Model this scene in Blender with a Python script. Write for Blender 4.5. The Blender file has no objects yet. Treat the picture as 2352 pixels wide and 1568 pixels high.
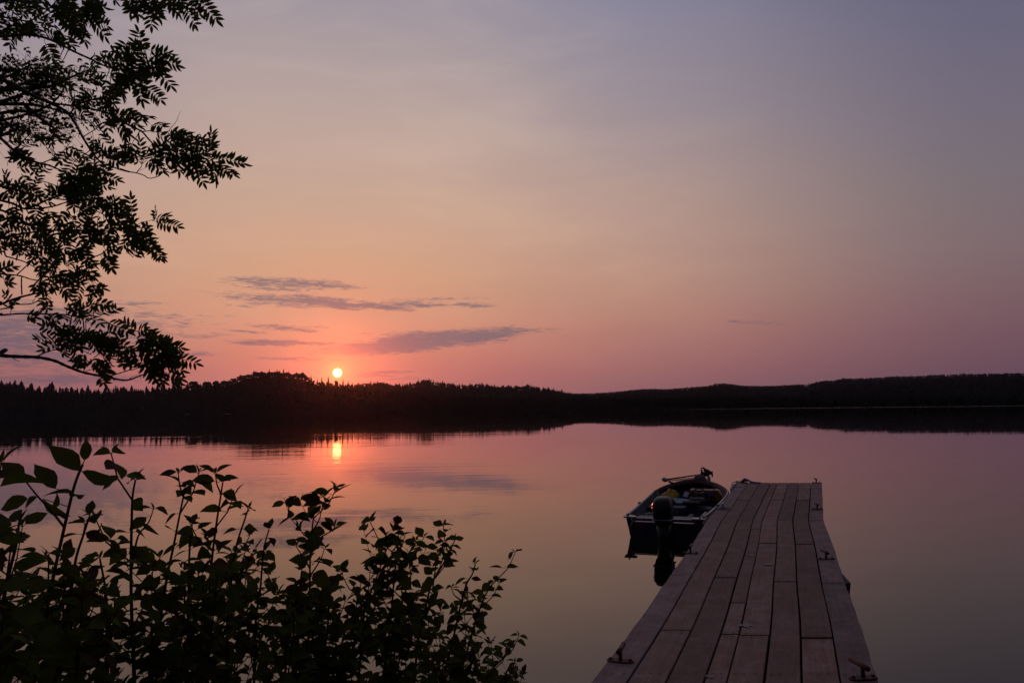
import bpy, math, random
import numpy as np
from mathutils import Vector, Matrix

random.seed(7)
rnd = random.Random(11)
R = math.radians
scene = bpy.context.scene
COL = scene.collection

# ------------------------------------------------------------------ camera
W, H, F = 2352.0, 1568.0, 1801.0
CAMZ = 2.35
CAM = Vector((0, 0, CAMZ))
PITCH, ROLL = math.atan((938 - 784) / F), 0.01235
fwd = Vector((0, math.cos(PITCH), math.sin(PITCH)))
r0, u0 = Vector((1, 0, 0)), Vector((0, -math.sin(PITCH), math.cos(PITCH)))
right = r0 * math.cos(ROLL) - u0 * math.sin(ROLL)
up = u0 * math.cos(ROLL) + r0 * math.sin(ROLL)

def ray(x, y):
    return fwd + right * ((x - W / 2) / F) - up * ((y - H / 2) / F)
def P(x, y, d):                       # point of the place seen at x, y and d metres deep
    return CAM + ray(x, y) * d
def PZ(x, y, z):
    r = ray(x, y)
    return CAM + r * ((z - CAMZ) / r.z)
def azel(x, y):
    r = ray(x, y)
    return math.degrees(math.atan2(r.x, r.y)), math.degrees(math.atan2(r.z, math.hypot(r.x, r.y)))

cd = bpy.data.cameras.new("camera")
cam = bpy.data.objects.new("camera", cd)
COL.objects.link(cam)
cd.sensor_width = 36.0
cd.lens = 36.0 * F / W
cd.clip_start, cd.clip_end = 0.05, 30000
m = Matrix((right, up, -fwd)).transposed().to_4x4()
m.translation = CAM
cam.matrix_world = m
scene.camera = cam

# ------------------------------------------------------------------ colour and material helpers
def s2l(c):
    return tuple((v / 255 / 12.92) if v / 255 <= 0.04045 else ((v / 255 + 0.055) / 1.055) ** 2.4 for v in c)

class NT:
    """small expression helper over a node tree"""
    def __init__(s, tree):
        s.t = tree; s.n = tree.nodes; s.l = tree.links
    def new(s, typ, **kw):
        n = s.n.new(typ)
        for k, v in kw.items():
            setattr(n, k, v)
        return n
    def put(s, sock, v):
        if isinstance(v, bpy.types.NodeSocket):
            s.l.new(v, sock)
        else:
            if sock.type == 'RGBA' and len(v) == 3:
                v = (*v, 1)
            sock.default_value = v
    def m(s, op, a, b=0.0, c=0.0, clamp=False):
        n = s.new('ShaderNodeMath', operation=op, use_clamp=clamp)
        s.put(n.inputs[0], a); s.put(n.inputs[1], b); s.put(n.inputs[2], c)
        return n.outputs[0]
    def mix(s, f, a, b, mode='MIX'):
        n = s.new('ShaderNodeMix', data_type='RGBA', blend_type=mode)
        s.put(n.inputs[0], f); s.put(n.inputs[6], a); s.put(n.inputs[7], b)
        return n.outputs[2]
    def ramp(s, f, stops, interp='LINEAR'):
        n = s.new('ShaderNodeValToRGB')
        cr = n.color_ramp; cr.interpolation = interp
        while len(cr.elements) < len(stops):
            cr.elements.new(0.5)
        for e, (p, c) in zip(cr.elements, stops):
            e.position = p; e.color = (*c, 1) if len(c) == 3 else c
        s.put(n.inputs[0], f)
        return n.outputs[0]
    def noise(s, vec, scale, detail=2.0, rough=0.5, out=0, dist=0.0):
        n = s.new('ShaderNodeTexNoise')
        if vec is not None:
            s.l.new(vec, n.inputs['Vector'])
        n.inputs['Scale'].default_value = scale
        n.inputs['Detail'].default_value = detail
        n.inputs['Roughness'].default_value = rough
        n.inputs['Distortion'].default_value = dist
        return n.outputs[out]
    def mapping(s, vec, scale=(1, 1, 1), rot=(0, 0, 0), loc=(0, 0, 0)):
        n = s.new('ShaderNodeMapping')
        s.l.new(vec, n.inputs['Vector'])
        n.inputs['Scale'].default_value = scale
        n.inputs['Rotation'].default_value = rot
        n.inputs['Location'].default_value = loc
        return n.outputs[0]
    def mr(s, v, a, b, c=0.0, d=1.0, smooth=False):
        n = s.new('ShaderNodeMapRange')
        if smooth:
            n.interpolation_type = 'SMOOTHSTEP'
        s.put(n.inputs[0], v)
        for i, q in enumerate((a, b, c, d)):
            n.inputs[i + 1].default_value = q
        return n.outputs[0]

def mat(name, col, rough=0.6, metal=0.0, var=0.25, nscale=6.0, bump=0.0, spec=0.5, ior=1.5, trans=0.0, coat=0.0):
    mt = bpy.data.materials.new(name); mt.use_nodes = True
    T = NT(mt.node_tree); b = T.n['Principled BSDF']
    tc = T.new('ShaderNodeTexCoord')
    nz = T.noise(tc.outputs['Object'], nscale, 5, 0.6)
    f = T.mr(nz, 0.3, 0.7)
    lo = tuple(c * (1 - var) for c in col); hi = tuple(min(1, c * (1 + var)) for c in col)
    T.put(b.inputs['Base Color'], T.mix(f, lo, hi))
    T.put(b.inputs['Roughness'], T.mr(nz, 0.3, 0.7, max(0, rough - 0.07), min(1, rough + 0.07)))
    b.inputs['Metallic'].default_value = metal
    b.inputs['Specular IOR Level'].default_value = spec
    b.inputs['IOR'].default_value = ior
    b.inputs['Coat Weight'].default_value = coat
    if bump > 0:
        bn = T.new('ShaderNodeBump'); bn.inputs['Strength'].default_value = 1.0
        bn.inputs['Distance'].default_value = bump
        T.l.new(nz, bn.inputs['Height']); T.l.new(bn.outputs[0], b.inputs['Normal'])
    if trans > 0:
        out = T.n['Material Output']
        tr = T.new('ShaderNodeBsdfTranslucent'); T.put(tr.inputs[0], tuple(min(1, c * 1.6) for c in col))
        mx = T.new('ShaderNodeMixShader'); mx.inputs[0].default_value = trans
        T.l.new(b.outputs[0], mx.inputs[1]); T.l.new(tr.outputs[0], mx.inputs[2]); T.l.new(mx.outputs[0], out.inputs[0])
    return mt

# ------------------------------------------------------------------ mesh helpers
class MB:
    def __init__(s):
        s.v, s.f, s.mi, s.mats, s.sm = [], [], [], [], []
    def mid(s, mt):
        if mt not in s.mats:
            s.mats.append(mt)
        return s.mats.index(mt)
    def add(s, verts, faces, mt, smooth=False):
        o = len(s.v); k = s.mid(mt)
        s.v += [tuple(p) for p in verts]
        s.f += [tuple(i + o for i in f) for f in faces]
        s.mi += [k] * len(faces); s.sm += [smooth] * len(faces)
    def box(s, c, size, mt, rot=None, bev=0.0):
        hx, hy, hz = (q / 2 for q in size)
        if bev <= 0:
            vs = [Vector((sx * hx, sy * hy, sz * hz)) for sx in (-1, 1) for sy in (-1, 1) for sz in (-1, 1)]
            fs = [(0, 1, 3, 2), (4, 6, 7, 5), (0, 4, 5, 1), (2, 3, 7, 6), (0, 2, 6, 4), (1, 5, 7, 3)]
        else:                                     # chamfered all round
            b = min(bev, hx * .9, hy * .9, hz * .9)
            vs, idx = [], {}
            for sx in (-1, 1):
                for sy in (-1, 1):
                    for sz in (-1, 1):
                        for ax in range(3):
                            q = [sx * (hx - b), sy * (hy - b), sz * (hz - b)]
                            q[ax] = (sx * hx, sy * hy, sz * hz)[ax]
                            idx[(sx, sy, sz, ax)] = len(vs); vs.append(Vector(q))
            fs = []
            for ax in range(3):
                o1, o2 = [a for a in range(3) if a != ax]
                for sg in (-1, 1):
                    loop = []
                    for a, c2 in ((-1, -1), (1, -1), (1, 1), (-1, 1)):
                        k = [0, 0, 0]; k[ax] = sg; k[o1] = a; k[o2] = c2
                        loop.append(idx[(*k, ax)])
                    fs.append(tuple(loop))
            for ax in range(3):                   # edges
                o1, o2 = [a for a in range(3) if a != ax]
                for a in (-1, 1):
                    for c2 in (-1, 1):
                        k1 = [0, 0, 0]; k1[o1] = a; k1[o2] = c2
                        ka, kb = list(k1), list(k1); ka[ax] = -1; kb[ax] = 1
                        fs.append((idx[(*ka, o1)], idx[(*kb, o1)], idx[(*kb, o2)], idx[(*ka, o2)]))
            for sx in (-1, 1):
                for sy in (-1, 1):
                    for sz in (-1, 1):
                        fs.append(tuple(idx[(sx, sy, sz, a)] for a in range(3)))
        if rot is not None:
            vs = [rot @ v for v in vs]
        c = Vector(c)
        s.add([v + c for v in vs], fs, mt)
    def tube(s, pts, rad, mt, n=6, caps=True, smooth=True):
        pts = [Vector(p) for p in pts]
        if not hasattr(rad, '__len__'):
            rad = [rad] * len(pts)
        vs, fs = [], []
        prev = None
        for i, p in enumerate(pts):
            d = (pts[min(i + 1, len(pts) - 1)] - pts[max(i - 1, 0)])
            d = d.normalized() if d.length > 1e-9 else Vector((0, 0, 1))
            if prev is None:
                a = d.orthogonal().normalized()
            else:
                a = prev - d * prev.dot(d)
                a = a.normalized() if a.length > 1e-6 else d.orthogonal().normalized()
            prev = a; b = d.cross(a)
            for k in range(n):
                t = 2 * math.pi * k / n
                vs.append(p + (a * math.cos(t) + b * math.sin(t)) * rad[i])
        for i in range(len(pts) - 1):
            for k in range(n):
                k2 = (k + 1) % n
                fs.append((i * n + k, i * n + k2, (i + 1) * n + k2, (i + 1) * n + k))
        if caps:
            fs.append(tuple(range(n - 1, -1, -1)))
            fs.append(tuple((len(pts) - 1) * n + k for k in range(n)))
        s.add(vs, fs, mt, smooth)
    def ball(s, c, r, mt, nu=10, nv=6, rot=None):
        if not hasattr(r, '__len__'):
            r = (r, r, r)
        vs, fs = [], []
        for j in range(nv + 1):
            t = math.pi * j / nv
            for i in range(nu):
                a = 2 * math.pi * i / nu
                vs.append(Vector((r[0] * math.sin(t) * math.cos(a), r[1] * math.sin(t) * math.sin(a), r[2] * math.cos(t))))
        for j in range(nv):
            for i in range(nu):
                i2 = (i + 1) % nu
                fs.append((j * nu + i, (j + 1) * nu + i, (j + 1) * nu + i2, j * nu + i2))
        if rot is not None:
            vs = [rot @ v for v in vs]
        c = Vector(c)
        s.add([v + c for v in vs], fs, mt, True)
    def build(s, name, parent=None, origin=None):
        me = bpy.data.meshes.new(name)
        v = s.v
        if origin is not None:
            ox, oy, oz = origin
            v = [(a - ox, b - oy, c - oz) for a, b, c in v]
        me.from_pydata(v, [], s.f)
        for mt in s.mats:
            me.materials.append(mt)
        me.polygons.foreach_set('material_index', s.mi)
        me.polygons.foreach_set('use_smooth', s.sm)
        me.update()
        o = bpy.data.objects.new(name, me)
        COL.objects.link(o)
        if parent is not None:
            o.parent = parent
        elif origin is not None:
            o.location = origin
        return o

def tag(o, label=None, cat=None, group=None, kind=None):
    for k, v in (('label', label), ('category', cat), ('group', group), ('kind', kind)):
        if v:
            o[k] = v
    return o
def empty(name, loc, rz=0.0):
    o = bpy.data.objects.new(name, None)
    o.empty_display_size = 0.2
    COL.objects.link(o)
    o.location = loc; o.rotation_euler = (0, 0, rz)
    return o
def lerp(a, b, t):
    return a + (b - a) * t
def interp(xs, ys, x):
    return float(np.interp(x, xs, ys))

# ------------------------------------------------------------------ world: dusk sky
SUNPX = (775, 856)
SAZ, SEL = azel(*SUNPX)
sd = ray(*SUNPX).normalized()
world = bpy.data.worlds.new("World")
scene.world = world
world.use_nodes = True
T = NT(world.node_tree)
bg = T.n['Background']
geo = T.new('ShaderNodeTexCoord')
sep = T.new('ShaderNodeSeparateXYZ'); T.l.new(geo.outputs['Generated'], sep.inputs[0])
X, Y, Z = sep.outputs
el = T.m('MULTIPLY', T.m('ARCSINE', Z), 57.2958)
az = T.m('MULTIPLY', T.m('ARCTAN2', X, Y), 57.2958)
ad = T.m('ABSOLUTE', T.m('SUBTRACT', az, SAZ))
fe = T.m('DIVIDE', el, 60.0, clamp=True)
def stops(lst):
    return [(max(0.0, e / 60.0), s2l(c)) for e, c in lst]
rampN = T.ramp(fe, stops([(0, (188, 114, 114)), (2.5, (204, 120, 113)), (4.2, (213, 134, 116)), (6, (216, 149, 124)), (9.2, (214, 162, 132)), (12.3, (211, 169, 142)), (16, (202, 170, 152)), (20, (194, 169, 160)), (24, (180, 163, 162)), (28, (164, 153, 163)), (45, (135, 130, 150)), (60, (120, 118, 138))]))
rampM = T.ramp(fe, stops([(0, (154, 104, 110)), (2.8, (172, 112, 110)), (6, (187, 131, 118)), (8, (191, 144, 127)), (12, (193, 156, 141)), (16, (182, 155, 148)), (20, (166, 150, 154)), (28, (142, 139, 160)), (45, (118, 117, 140)), (60, (110, 110, 132))]))
rampF = T.ramp(fe, stops([(0, (108, 78, 92)), (2.8, (118, 85, 96)), (4.6, (124, 91, 100)), (7.2, (129, 101, 106)), (10, (130, 110, 114)), (14, (124, 113, 119)), (18, (118, 110, 125)), (24, (107, 104, 126)), (28, (98, 97, 122)), (45, (86, 86, 106)), (60, (92, 92, 114))]))
rampB = T.ramp(fe, stops([(0, (44, 38, 50)), (20, (52, 49, 62)), (60, (78, 77, 98))]))
sky = T.mix(T.mr(ad, 4, 24, smooth=True), rampN, rampM)
sky = T.mix(T.mr(ad, 18, 47, smooth=True), sky, rampF)
sky = T.mix(T.mr(ad, 45, 120, smooth=True), sky, rampB)
# thin smoky veil with faint streaks
comb = T.new('ShaderNodeCombineXYZ'); T.l.new(az, comb.inputs[0]); T.l.new(el, comb.inputs[1])
veil = T.noise(T.mapping(comb.outputs[0], (0.045, 0.20, 1), rot=(0, 0, R(24))), 1.0, 5, 0.55, dist=0.4)
vf = T.m('MULTIPLY', T.mr(veil, 0.42, 0.70, smooth=True), T.mr(el, 4, 10, 0.3, 1.0))
vf = T.m('MULTIPLY', vf, T.mr(ad, 32, 10, 0.0, 1.0))
sky = T.mix(T.m('MULTIPLY', vf, 0.40), sky, T.mix(T.mr(el, 8, 24), s2l((232, 182, 148)), s2l((204, 186, 178))))
veil2 = T.noise(T.mapping(comb.outputs[0], (0.05, 0.42, 1), rot=(0, 0, R(-4)), loc=(3, 1, 0)), 1.0, 5, 0.55)
sky = T.mix(T.m('MULTIPLY', T.m('MULTIPLY', T.mr(veil2, 0.5, 0.75, smooth=True), T.mr(el, 25, 8, 0.3, 1.0)), 0.12), sky, T.mix(1.0, sky, (0.80, 0.78, 0.88), 'MULTIPLY'))
# Nishita sky under the veil
nish = T.new('ShaderNodeTexSky', sky_type='NISHITA')
nish.sun_disc = False
nish.sun_elevation = R(SEL); nish.sun_rotation = R(SAZ)
nish.air_density = 1.6; nish.dust_density = 4.0; nish.ozone_density = 1.5
nsc = T.mix(1.0, nish.outputs[0], (0.05, 0.05, 0.05), 'MULTIPLY')
sky = T.mix(0.94, nsc, sky)
# clouds: (x, y, half width, half height, tilt in deg, weight)
CL = [(665, 652, 160, 13, 1, .95), (750, 653, 90, 11, 3, .85), (640, 663, 120, 7, 1, .7), (570, 680, 120, 9, 3, .6), (640, 690, 150, 13, 3, .95), (755, 695, 115, 14, 4, 1.1), (870, 703, 95, 9, 5, 1.1), (940, 699, 110, 8, 1, .8), (1010, 686, 150, 5, -1, .7), (1060, 701, 100, 7, 1, .75), (560, 701, 70, 5, 0, .45),
      (645, 753, 95, 7, 3, .95), (735, 752, 55, 5, 2, .6), (570, 761, 60, 4, 3, .7), (450, 772, 65, 5, 1, .6), (500, 766, 40, 4, 2, .5), (610, 787, 100, 8, 1, 1.05), (690, 787, 55, 6, 3, .9), (742, 789, 50, 6, 2, .85), (900, 797, 190, 17, -4, 1.2), (960, 784, 165, 21, -5, 1.3), (1070, 775, 160, 20, -5, 1.2), (1150, 761, 150, 8, -1, .85), (920, 766, 120, 7, -2, .7),
      (690, 824, 115, 5, 1, .85), (760, 826, 60, 4, 1, .8), (885, 855, 75, 5, -2, .85), (860, 863, 80, 5, 0, .8), (930, 870, 90, 6, 0, .7), (100, 770, 340, 62, -2, 1.0), (60, 800, 280, 44, 0, .9), (300, 720, 230, 16, 4, .6), (120, 872, 280, 12, -1, .9),
      (330, 868, 110, 9, 0, .7), (1735, 740, 70, 5, 5, .55), (320, 696, 90, 6, 0, .55), (455, 812, 70, 6, 0, .7), (480, 724, 90, 6, 0, .4), (270, 805, 160, 22, 0, .8)]
Mx = None
for (cx, cy, sx, sy, tilt, w) in CL:
    ua, va = azel(cx, cy)
    ub, _ = azel(cx + sx, cy)
    su = (ub - ua) * 1.2
    sv = sy / F * 57.3 * 1.35
    du = T.m('SUBTRACT', az, ua); dv = T.m('SUBTRACT', el, va)
    dv2 = T.m('MULTIPLY_ADD', du, math.tan(R(tilt)), dv)
    a = T.m('DIVIDE', du, su); b = T.m('DIVIDE', dv2, sv)
    r2 = T.m('ADD', T.m('MULTIPLY', a, a), T.m('MULTIPLY', b, b))
    k = T.m('MULTIPLY', T.m('SUBTRACT', 1.0, r2, clamp=True), w)
    Mx = k if Mx is None else T.m('MAXIMUM', Mx, k)
cn = T.noise(T.mapping(comb.outputs[0], (0.30, 2.4, 1), rot=(0, 0, R(-3))), 1.0, 4, 0.55, dist=0.5)
cn2 = T.noise(T.mapping(comb.outputs[0], (1.15, 6.0, 1), loc=(5, 2, 0), rot=(0, 0, R(4))), 1.0, 6, 0.62, dist=0.8)
dens = T.m('ADD', T.m('MULTIPLY', Mx, 1.25), T.m('MULTIPLY', T.m('SUBTRACT', cn, 0.5), 1.3))
dens = T.m('ADD', dens, T.m('MULTIPLY', T.m('SUBTRACT', cn2, 0.5), 2.6))
dens = T.m('MULTIPLY', T.mr(dens, 0.34, 1.35, smooth=True), T.mr(Mx, 0.0, 0.25, smooth=True))
ccol = T.ramp(T.m('DIVIDE', el, 12.0, clamp=True), [(0.0, s2l((130, 94, 106))), (0.22, s2l((128, 97, 108))), (0.42, s2l((110, 99, 112))), (0.62, s2l((98, 100, 113))), (1.0, s2l((108, 103, 116)))])
ccol = T.mix(T.mr(ad, 8, 22), ccol, s2l((96, 88, 106)))
sky = T.mix(T.m('MULTIPLY', dens, 0.80), sky, ccol)
# aureole and disc of the low sun
dt = T.new('ShaderNodeVectorMath', operation='DOT_PRODUCT')
T.l.new(geo.outputs['Generated'], dt.inputs[0]); dt.inputs[1].default_value = sd
th = T.m('MULTIPLY', T.m('ARCCOSINE', T.m('MINIMUM', dt.outputs['Value'], 1.0)), 57.2958)
e1 = T.m('EXPONENT', T.m('MULTIPLY', th, -1 / 0.62))
e2 = T.m('EXPONENT', T.m('MULTIPLY', th, -1 / 2.1))
e3 = T.m('EXPONENT', T.m('MULTIPLY', th, -1 / 7.0))
def addc(base, f, col):
    return T.mix(1.0, base, T.mix(f, (0, 0, 0), col), 'ADD')
sky = addc(sky, e1, (2.0, 0.38, 0.04))
sky = addc(sky, e2, (1.05, 0.13, 0.0))
sky = addc(sky, e3, (0.03, 0.002, 0.0))
disc = T.mr(th, 0.26, 0.35, 1.0, 0.0, smooth=True)
sky = addc(sky, disc, (6.0, 3.4, 1.05))
T.l.new(sky, bg.inputs['Color'])
bg.inputs['Strength'].default_value = 1.0

# sun lamp
ld = bpy.data.lights.new("sun", 'SUN')
ld.energy = 0.12; ld.angle = R(0.53); ld.color = (1.0, 0.13, 0.03)
sun = bpy.data.objects.new("sun", ld); COL.objects.link(sun)
sun.rotation_euler = sd.to_track_quat('Z', 'Y').to_euler()
sun.location = (-10, 40, 20)
sun.visible_glossy = False        # the mirror image of the sun comes from the disc in the sky

# ------------------------------------------------------------------ materials
M = {}
M['leaf'] = mat('rowan leaf', (0.060, 0.076, 0.013), 0.7, var=0.35, nscale=9, trans=0.3, spec=0.12)
M['bark'] = mat('bark', (0.055, 0.042, 0.034), 0.85, var=0.4, nscale=40, bump=0.002)
M['bushleaf'] = mat('dogwood leaf', (0.070, 0.092, 0.014), 0.75, var=0.5, nscale=7, trans=0.3, spec=0.10)
M['bushleaf_red'] = mat('dogwood leaf reddened', (0.062, 0.034, 0.014), 0.75, var=0.4, nscale=7, trans=0.15, spec=0.10)
M['redstem'] = mat('dogwood stem', (0.065, 0.024, 0.018), 0.75, var=0.4, nscale=30, spec=0.15)
def matte(name, col, nscale):
    mt = bpy.data.materials.new(name); mt.use_nodes = True
    T = NT(mt.node_tree); T.n.remove(T.n['Principled BSDF'])
    tc = T.new('ShaderNodeTexCoord'); d = T.new('ShaderNodeBsdfDiffuse')
    f = T.mr(T.noise(tc.outputs['Object'], nscale, 4, 0.6), 0.3, 0.7)
    T.put(d.inputs[0], T.mix(f, tuple(c * .6 for c in col), tuple(c * 1.4 for c in col)))
    T.l.new(d.outputs[0], T.n['Material Output'].inputs[0])
    return mt
M['spruce'] = matte('spruce', (0.014, 0.019, 0.014), 0.08)
M['broad'] = matte('broadleaf', (0.016, 0.021, 0.012), 0.08)
M['hill'] = matte('wooded ground', (0.012, 0.014, 0.012), 0.02)
M['bank'] = mat('bank earth', (0.045, 0.04, 0.028), 0.95, var=0.5, nscale=2.0, bump=0.03)
M['rust'] = mat('rusty iron', (0.085, 0.033, 0.022), 0.75, 0.25, var=0.5, nscale=60, bump=0.001)
M['rustdark'] = mat('dark iron', (0.035, 0.028, 0.026), 0.6, 0.5, var=0.4, nscale=60)
M['galv'] = mat('pale galvanised', (0.42, 0.42, 0.44), 0.5, 0.5, var=0.2, nscale=40)
M['alu'] = mat('aluminium rail', (0.30, 0.30, 0.33), 0.4, 0.6, var=0.15, nscale=15)
M['hullblue'] = mat('blue hull paint', (0.010, 0.017, 0.052), 0.35, var=0.2, nscale=4, coat=0.3)
M['innerblue'] = mat('blue grey inner paint', (0.013, 0.024, 0.045), 0.55, var=0.3, nscale=5)
M['deckred'] = mat('maroon bow deck', (0.085, 0.042, 0.038), 0.8, var=0.3, nscale=20)
M['floor'] = mat('boat floor carpet', (0.028, 0.026, 0.034), 0.9, var=0.3, nscale=25)
M['wood'] = mat('console plywood', (0.22, 0.075, 0.032), 0.5, var=0.3, nscale=8)
M['black'] = mat('black plastic', (0.006, 0.006, 0.007), 0.5, var=0.3, nscale=20)
M['cowl'] = mat('black cowl paint', (0.006, 0.006, 0.007), 0.45, var=0.3, nscale=8, spec=0.3)
M['white'] = mat('white plastic', (0.45, 0.45, 0.49), 0.5, var=0.1, nscale=10)
M['greyp'] = mat('grey plastic', (0.28, 0.29, 0.28), 0.45, var=0.2, nscale=10)
M['yellow'] = mat('yellow coated cloth', (0.40, 0.24, 0.01), 0.6, var=0.3, nscale=12)
M['seat'] = mat('grey vinyl', (0.035, 0.03, 0.036), 0.5, var=0.3, nscale=10)
M['paper'] = mat('pale paper', (0.22, 0.29, 0.36), 0.7, var=0.15, nscale=12)
M['bluelabel'] = mat('blue label', (0.05, 0.09, 0.28), 0.6, var=0.2, nscale=30)
M['bluerope'] = mat('blue rope', (0.03, 0.055, 0.22), 0.8, var=0.4, nscale=90)
M['whiterope'] = mat('pale rope', (0.45, 0.44, 0.42), 0.85, var=0.3, nscale=90)
M['yellowrope'] = mat('yellow rope', (0.4, 0.28, 0.03), 0.8, var=0.3, nscale=90)
M['timber'] = mat('dark timber', (0.07, 0.05, 0.04), 0.85, var=0.4, nscale=12, bump=0.002)
M['dropping'] = mat('dried droppings', (0.30, 0.27, 0.25), 0.9, var=0.6, nscale=70)
M['nail'] = mat('nail head', (0.02, 0.016, 0.015), 0.6, 0.4, var=0.3, nscale=50)

def wood_mat(name, base, worn):
    mt = bpy.data.materials.new(name); mt.use_nodes = True
    T = NT(mt.node_tree); b = T.n['Principled BSDF']
    tc = T.new('ShaderNodeTexCoord'); oi = T.new('ShaderNodeObjectInfo')
    at = T.new('ShaderNodeAttribute', attribute_name='along')          # x along the plank, y across, in metres
    off = T.new('ShaderNodeVectorMath', operation='MULTIPLY_ADD')
    off.inputs[1].default_value = (1, 1, 1)
    T.l.new(at.outputs['Vector'], off.inputs[0])
    ra = T.new('ShaderNodeCombineXYZ'); T.l.new(T.m('MULTIPLY', oi.outputs['Random'], 37.0), ra.inputs[0]); T.l.new(T.m('MULTIPLY', oi.outputs['Random'], 91.0), ra.inputs[1])
    T.l.new(ra.outputs[0], off.inputs[2])
    v = off.outputs[0]
    grain = T.noise(T.mapping(v, (1.2, 26, 1)), 1.0, 6, 0.65, dist=0.5)
    fine = T.noise(T.mapping(v, (6, 140, 1)), 1.0, 3, 0.6)
    blot = T.noise(v, 3.2, 5, 0.65)
    speck = T.noise(T.mapping(v, (14, 22, 1)), 1.0, 5, 0.75)
    c = T.mix(T.mr(grain, 0.3, 0.72), tuple(q * 0.42 for q in base), tuple(q * 1.30 for q in base))
    c = T.mix(T.m('MULTIPLY', T.mr(fine, 0.46, 0.66), 0.6), c, tuple(q * 0.5 for q in base))
    c = T.mix(T.m('MULTIPLY', T.mr(blot, 0.45, 0.75), worn), c, (0.34, 0.265, 0.25))
    c = T.mix(T.m('MULTIPLY', T.mr(T.noise(v, 1.3, 4, 0.6), 0.55, 0.8), 0.5), c, tuple(q * 0.45 for q in base))
    c = T.mix(T.m('MULTIPLY', T.mr(speck, 0.62, 0.72), 0.6), c, (0.48, 0.43, 0.41))
    c = T.mix(T.m('MULTIPLY', T.mr(T.noise(T.mapping(v, (2.5, 5, 1)), 1.0, 6, 0.7), 0.52, 0.68), 0.45), c, tuple(q * 0.38 for q in base))
    scuff = T.noise(T.mapping(v, (9, 3.2, 1), rot=(0, 0, 0.5)), 1.0, 6, 0.78)
    c = T.mix(T.m('MULTIPLY', T.mr(scuff, 0.58, 0.70), 0.65), c, (0.42, 0.37, 0.36))
    c = T.mix(1.0, c, T.ramp(oi.outputs['Random'], [(0, (0.72, 0.70, 0.70)), (0.5, (1.0, 1.0, 1.0)), (1, (1.22, 1.18, 1.2))]), 'MULTIPLY')
    T.put(b.inputs['Base Color'], c)
    T.put(b.inputs['Roughness'], T.mr(grain, 0.3, 0.7, 0.72, 0.9))
    b.inputs['Specular IOR Level'].default_value = 0.3
    bn = T.new('ShaderNodeBump'); bn.inputs['Strength'].default_value = 0.8; bn.inputs['Distance'].default_value = 0.004
    T.l.new(T.m('ADD', grain, T.m('MULTIPLY', speck, 0.5)), bn.inputs['Height']); T.l.new(bn.outputs[0], b.inputs['Normal'])
    return mt
M['plank'] = wood_mat('weathered plank', (0.262, 0.146, 0.110), 0.6)
M['plankout'] = wood_mat('bleached edge plank', (0.235, 0.155, 0.14), 0.75)

# water
wm = bpy.data.materials.new('lake water'); wm.use_nodes = True
T = NT(wm.node_tree); b = T.n['Principled BSDF']
b.inputs['Base Color'].default_value = (0.006, 0.004, 0.002, 1)
b.inputs['IOR'].default_value = 1.325
b.inputs['Specular Tint'].default_value = (1.0, 0.88, 0.76, 1)          # tea-coloured peat water
g = T.new('ShaderNodeNewGeometry')
pos = g.outputs['Position']
sp = T.new('ShaderNodeSeparateXYZ'); T.l.new(pos, sp.inputs[0])
dist = T.m('SQRT', T.m('ADD', T.m('MULTIPLY', sp.outputs[0], sp.outputs[0]), T.m('MULTIPLY', sp.outputs[1], sp.outputs[1])))
patch = T.noise(T.mapping(pos, (0.012, 0.05, 1), rot=(0, 0, R(6))), 1.0, 4, 0.6)
pf = T.mr(patch, 0.42, 0.66, 0.25, 1.0, smooth=True)
left = T.m('MULTIPLY', T.mr(sp.outputs[0], 8, -8, 0.30, 1.0, smooth=True), T.mr(dist, 58, 150, 1.0, 0.10, smooth=True))
left = T.m('MULTIPLY', left, T.mr(dist, 9, 30, 0.35, 1.0, smooth=True))
n1 = T.noise(T.mapping(pos, (0.34, 1.3, 1), rot=(0, 0, R(7))), 1.0, 3, 0.55)
n2 = T.noise(T.mapping(pos, (0.10, 0.40, 1), rot=(0, 0, R(-5))), 1.0, 3, 0.6)
n3 = T.noise(T.mapping(pos, (3.2, 4.5, 1)), 1.0, 2, 0.5)
h = T.m('ADD', T.m('MULTIPLY', n1, T.mr(dist, 45, 70, 0.0135, 0.006)), T.m('MULTIPLY', n2, 0.011))
h = T.m('ADD', h, T.m('MULTIPLY', n3, 0.0009))
h = T.m('MULTIPLY', h, T.m('MULTIPLY', pf, left))
bn = T.new('ShaderNodeBump'); bn.inputs['Strength'].default_value = 1.0; bn.inputs['Distance'].default_value = 1.0
T.l.new(h, bn.inputs['Height']); T.l.new(bn.outputs[0], b.inputs['Normal'])
# wind ruffled band close to the far right shore
bt_ = T.m('ADD', sp.outputs[1], T.m('MULTIPLY', T.m('SUBTRACT', sp.outputs[0], 145.0), 0.61))
band = T.m('MULTIPLY', T.mr(bt_, 585, 650, smooth=True), T.mr(sp.outputs[0], 30, 190, smooth=True))
T.put(b.inputs['Roughness'], T.m('MULTIPLY_ADD', band, 0.185, 0.012))
MB_w = MB()
MB_w.add([(-9000, -40, 0), (9000, -40, 0), (9000, 12000, 0), (-9000, 12000, 0)], [(0, 1, 2, 3)], wm)
tag(MB_w.build('water'), 'calm lake mirroring the sunset sky', 'water', kind='structure')

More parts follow.
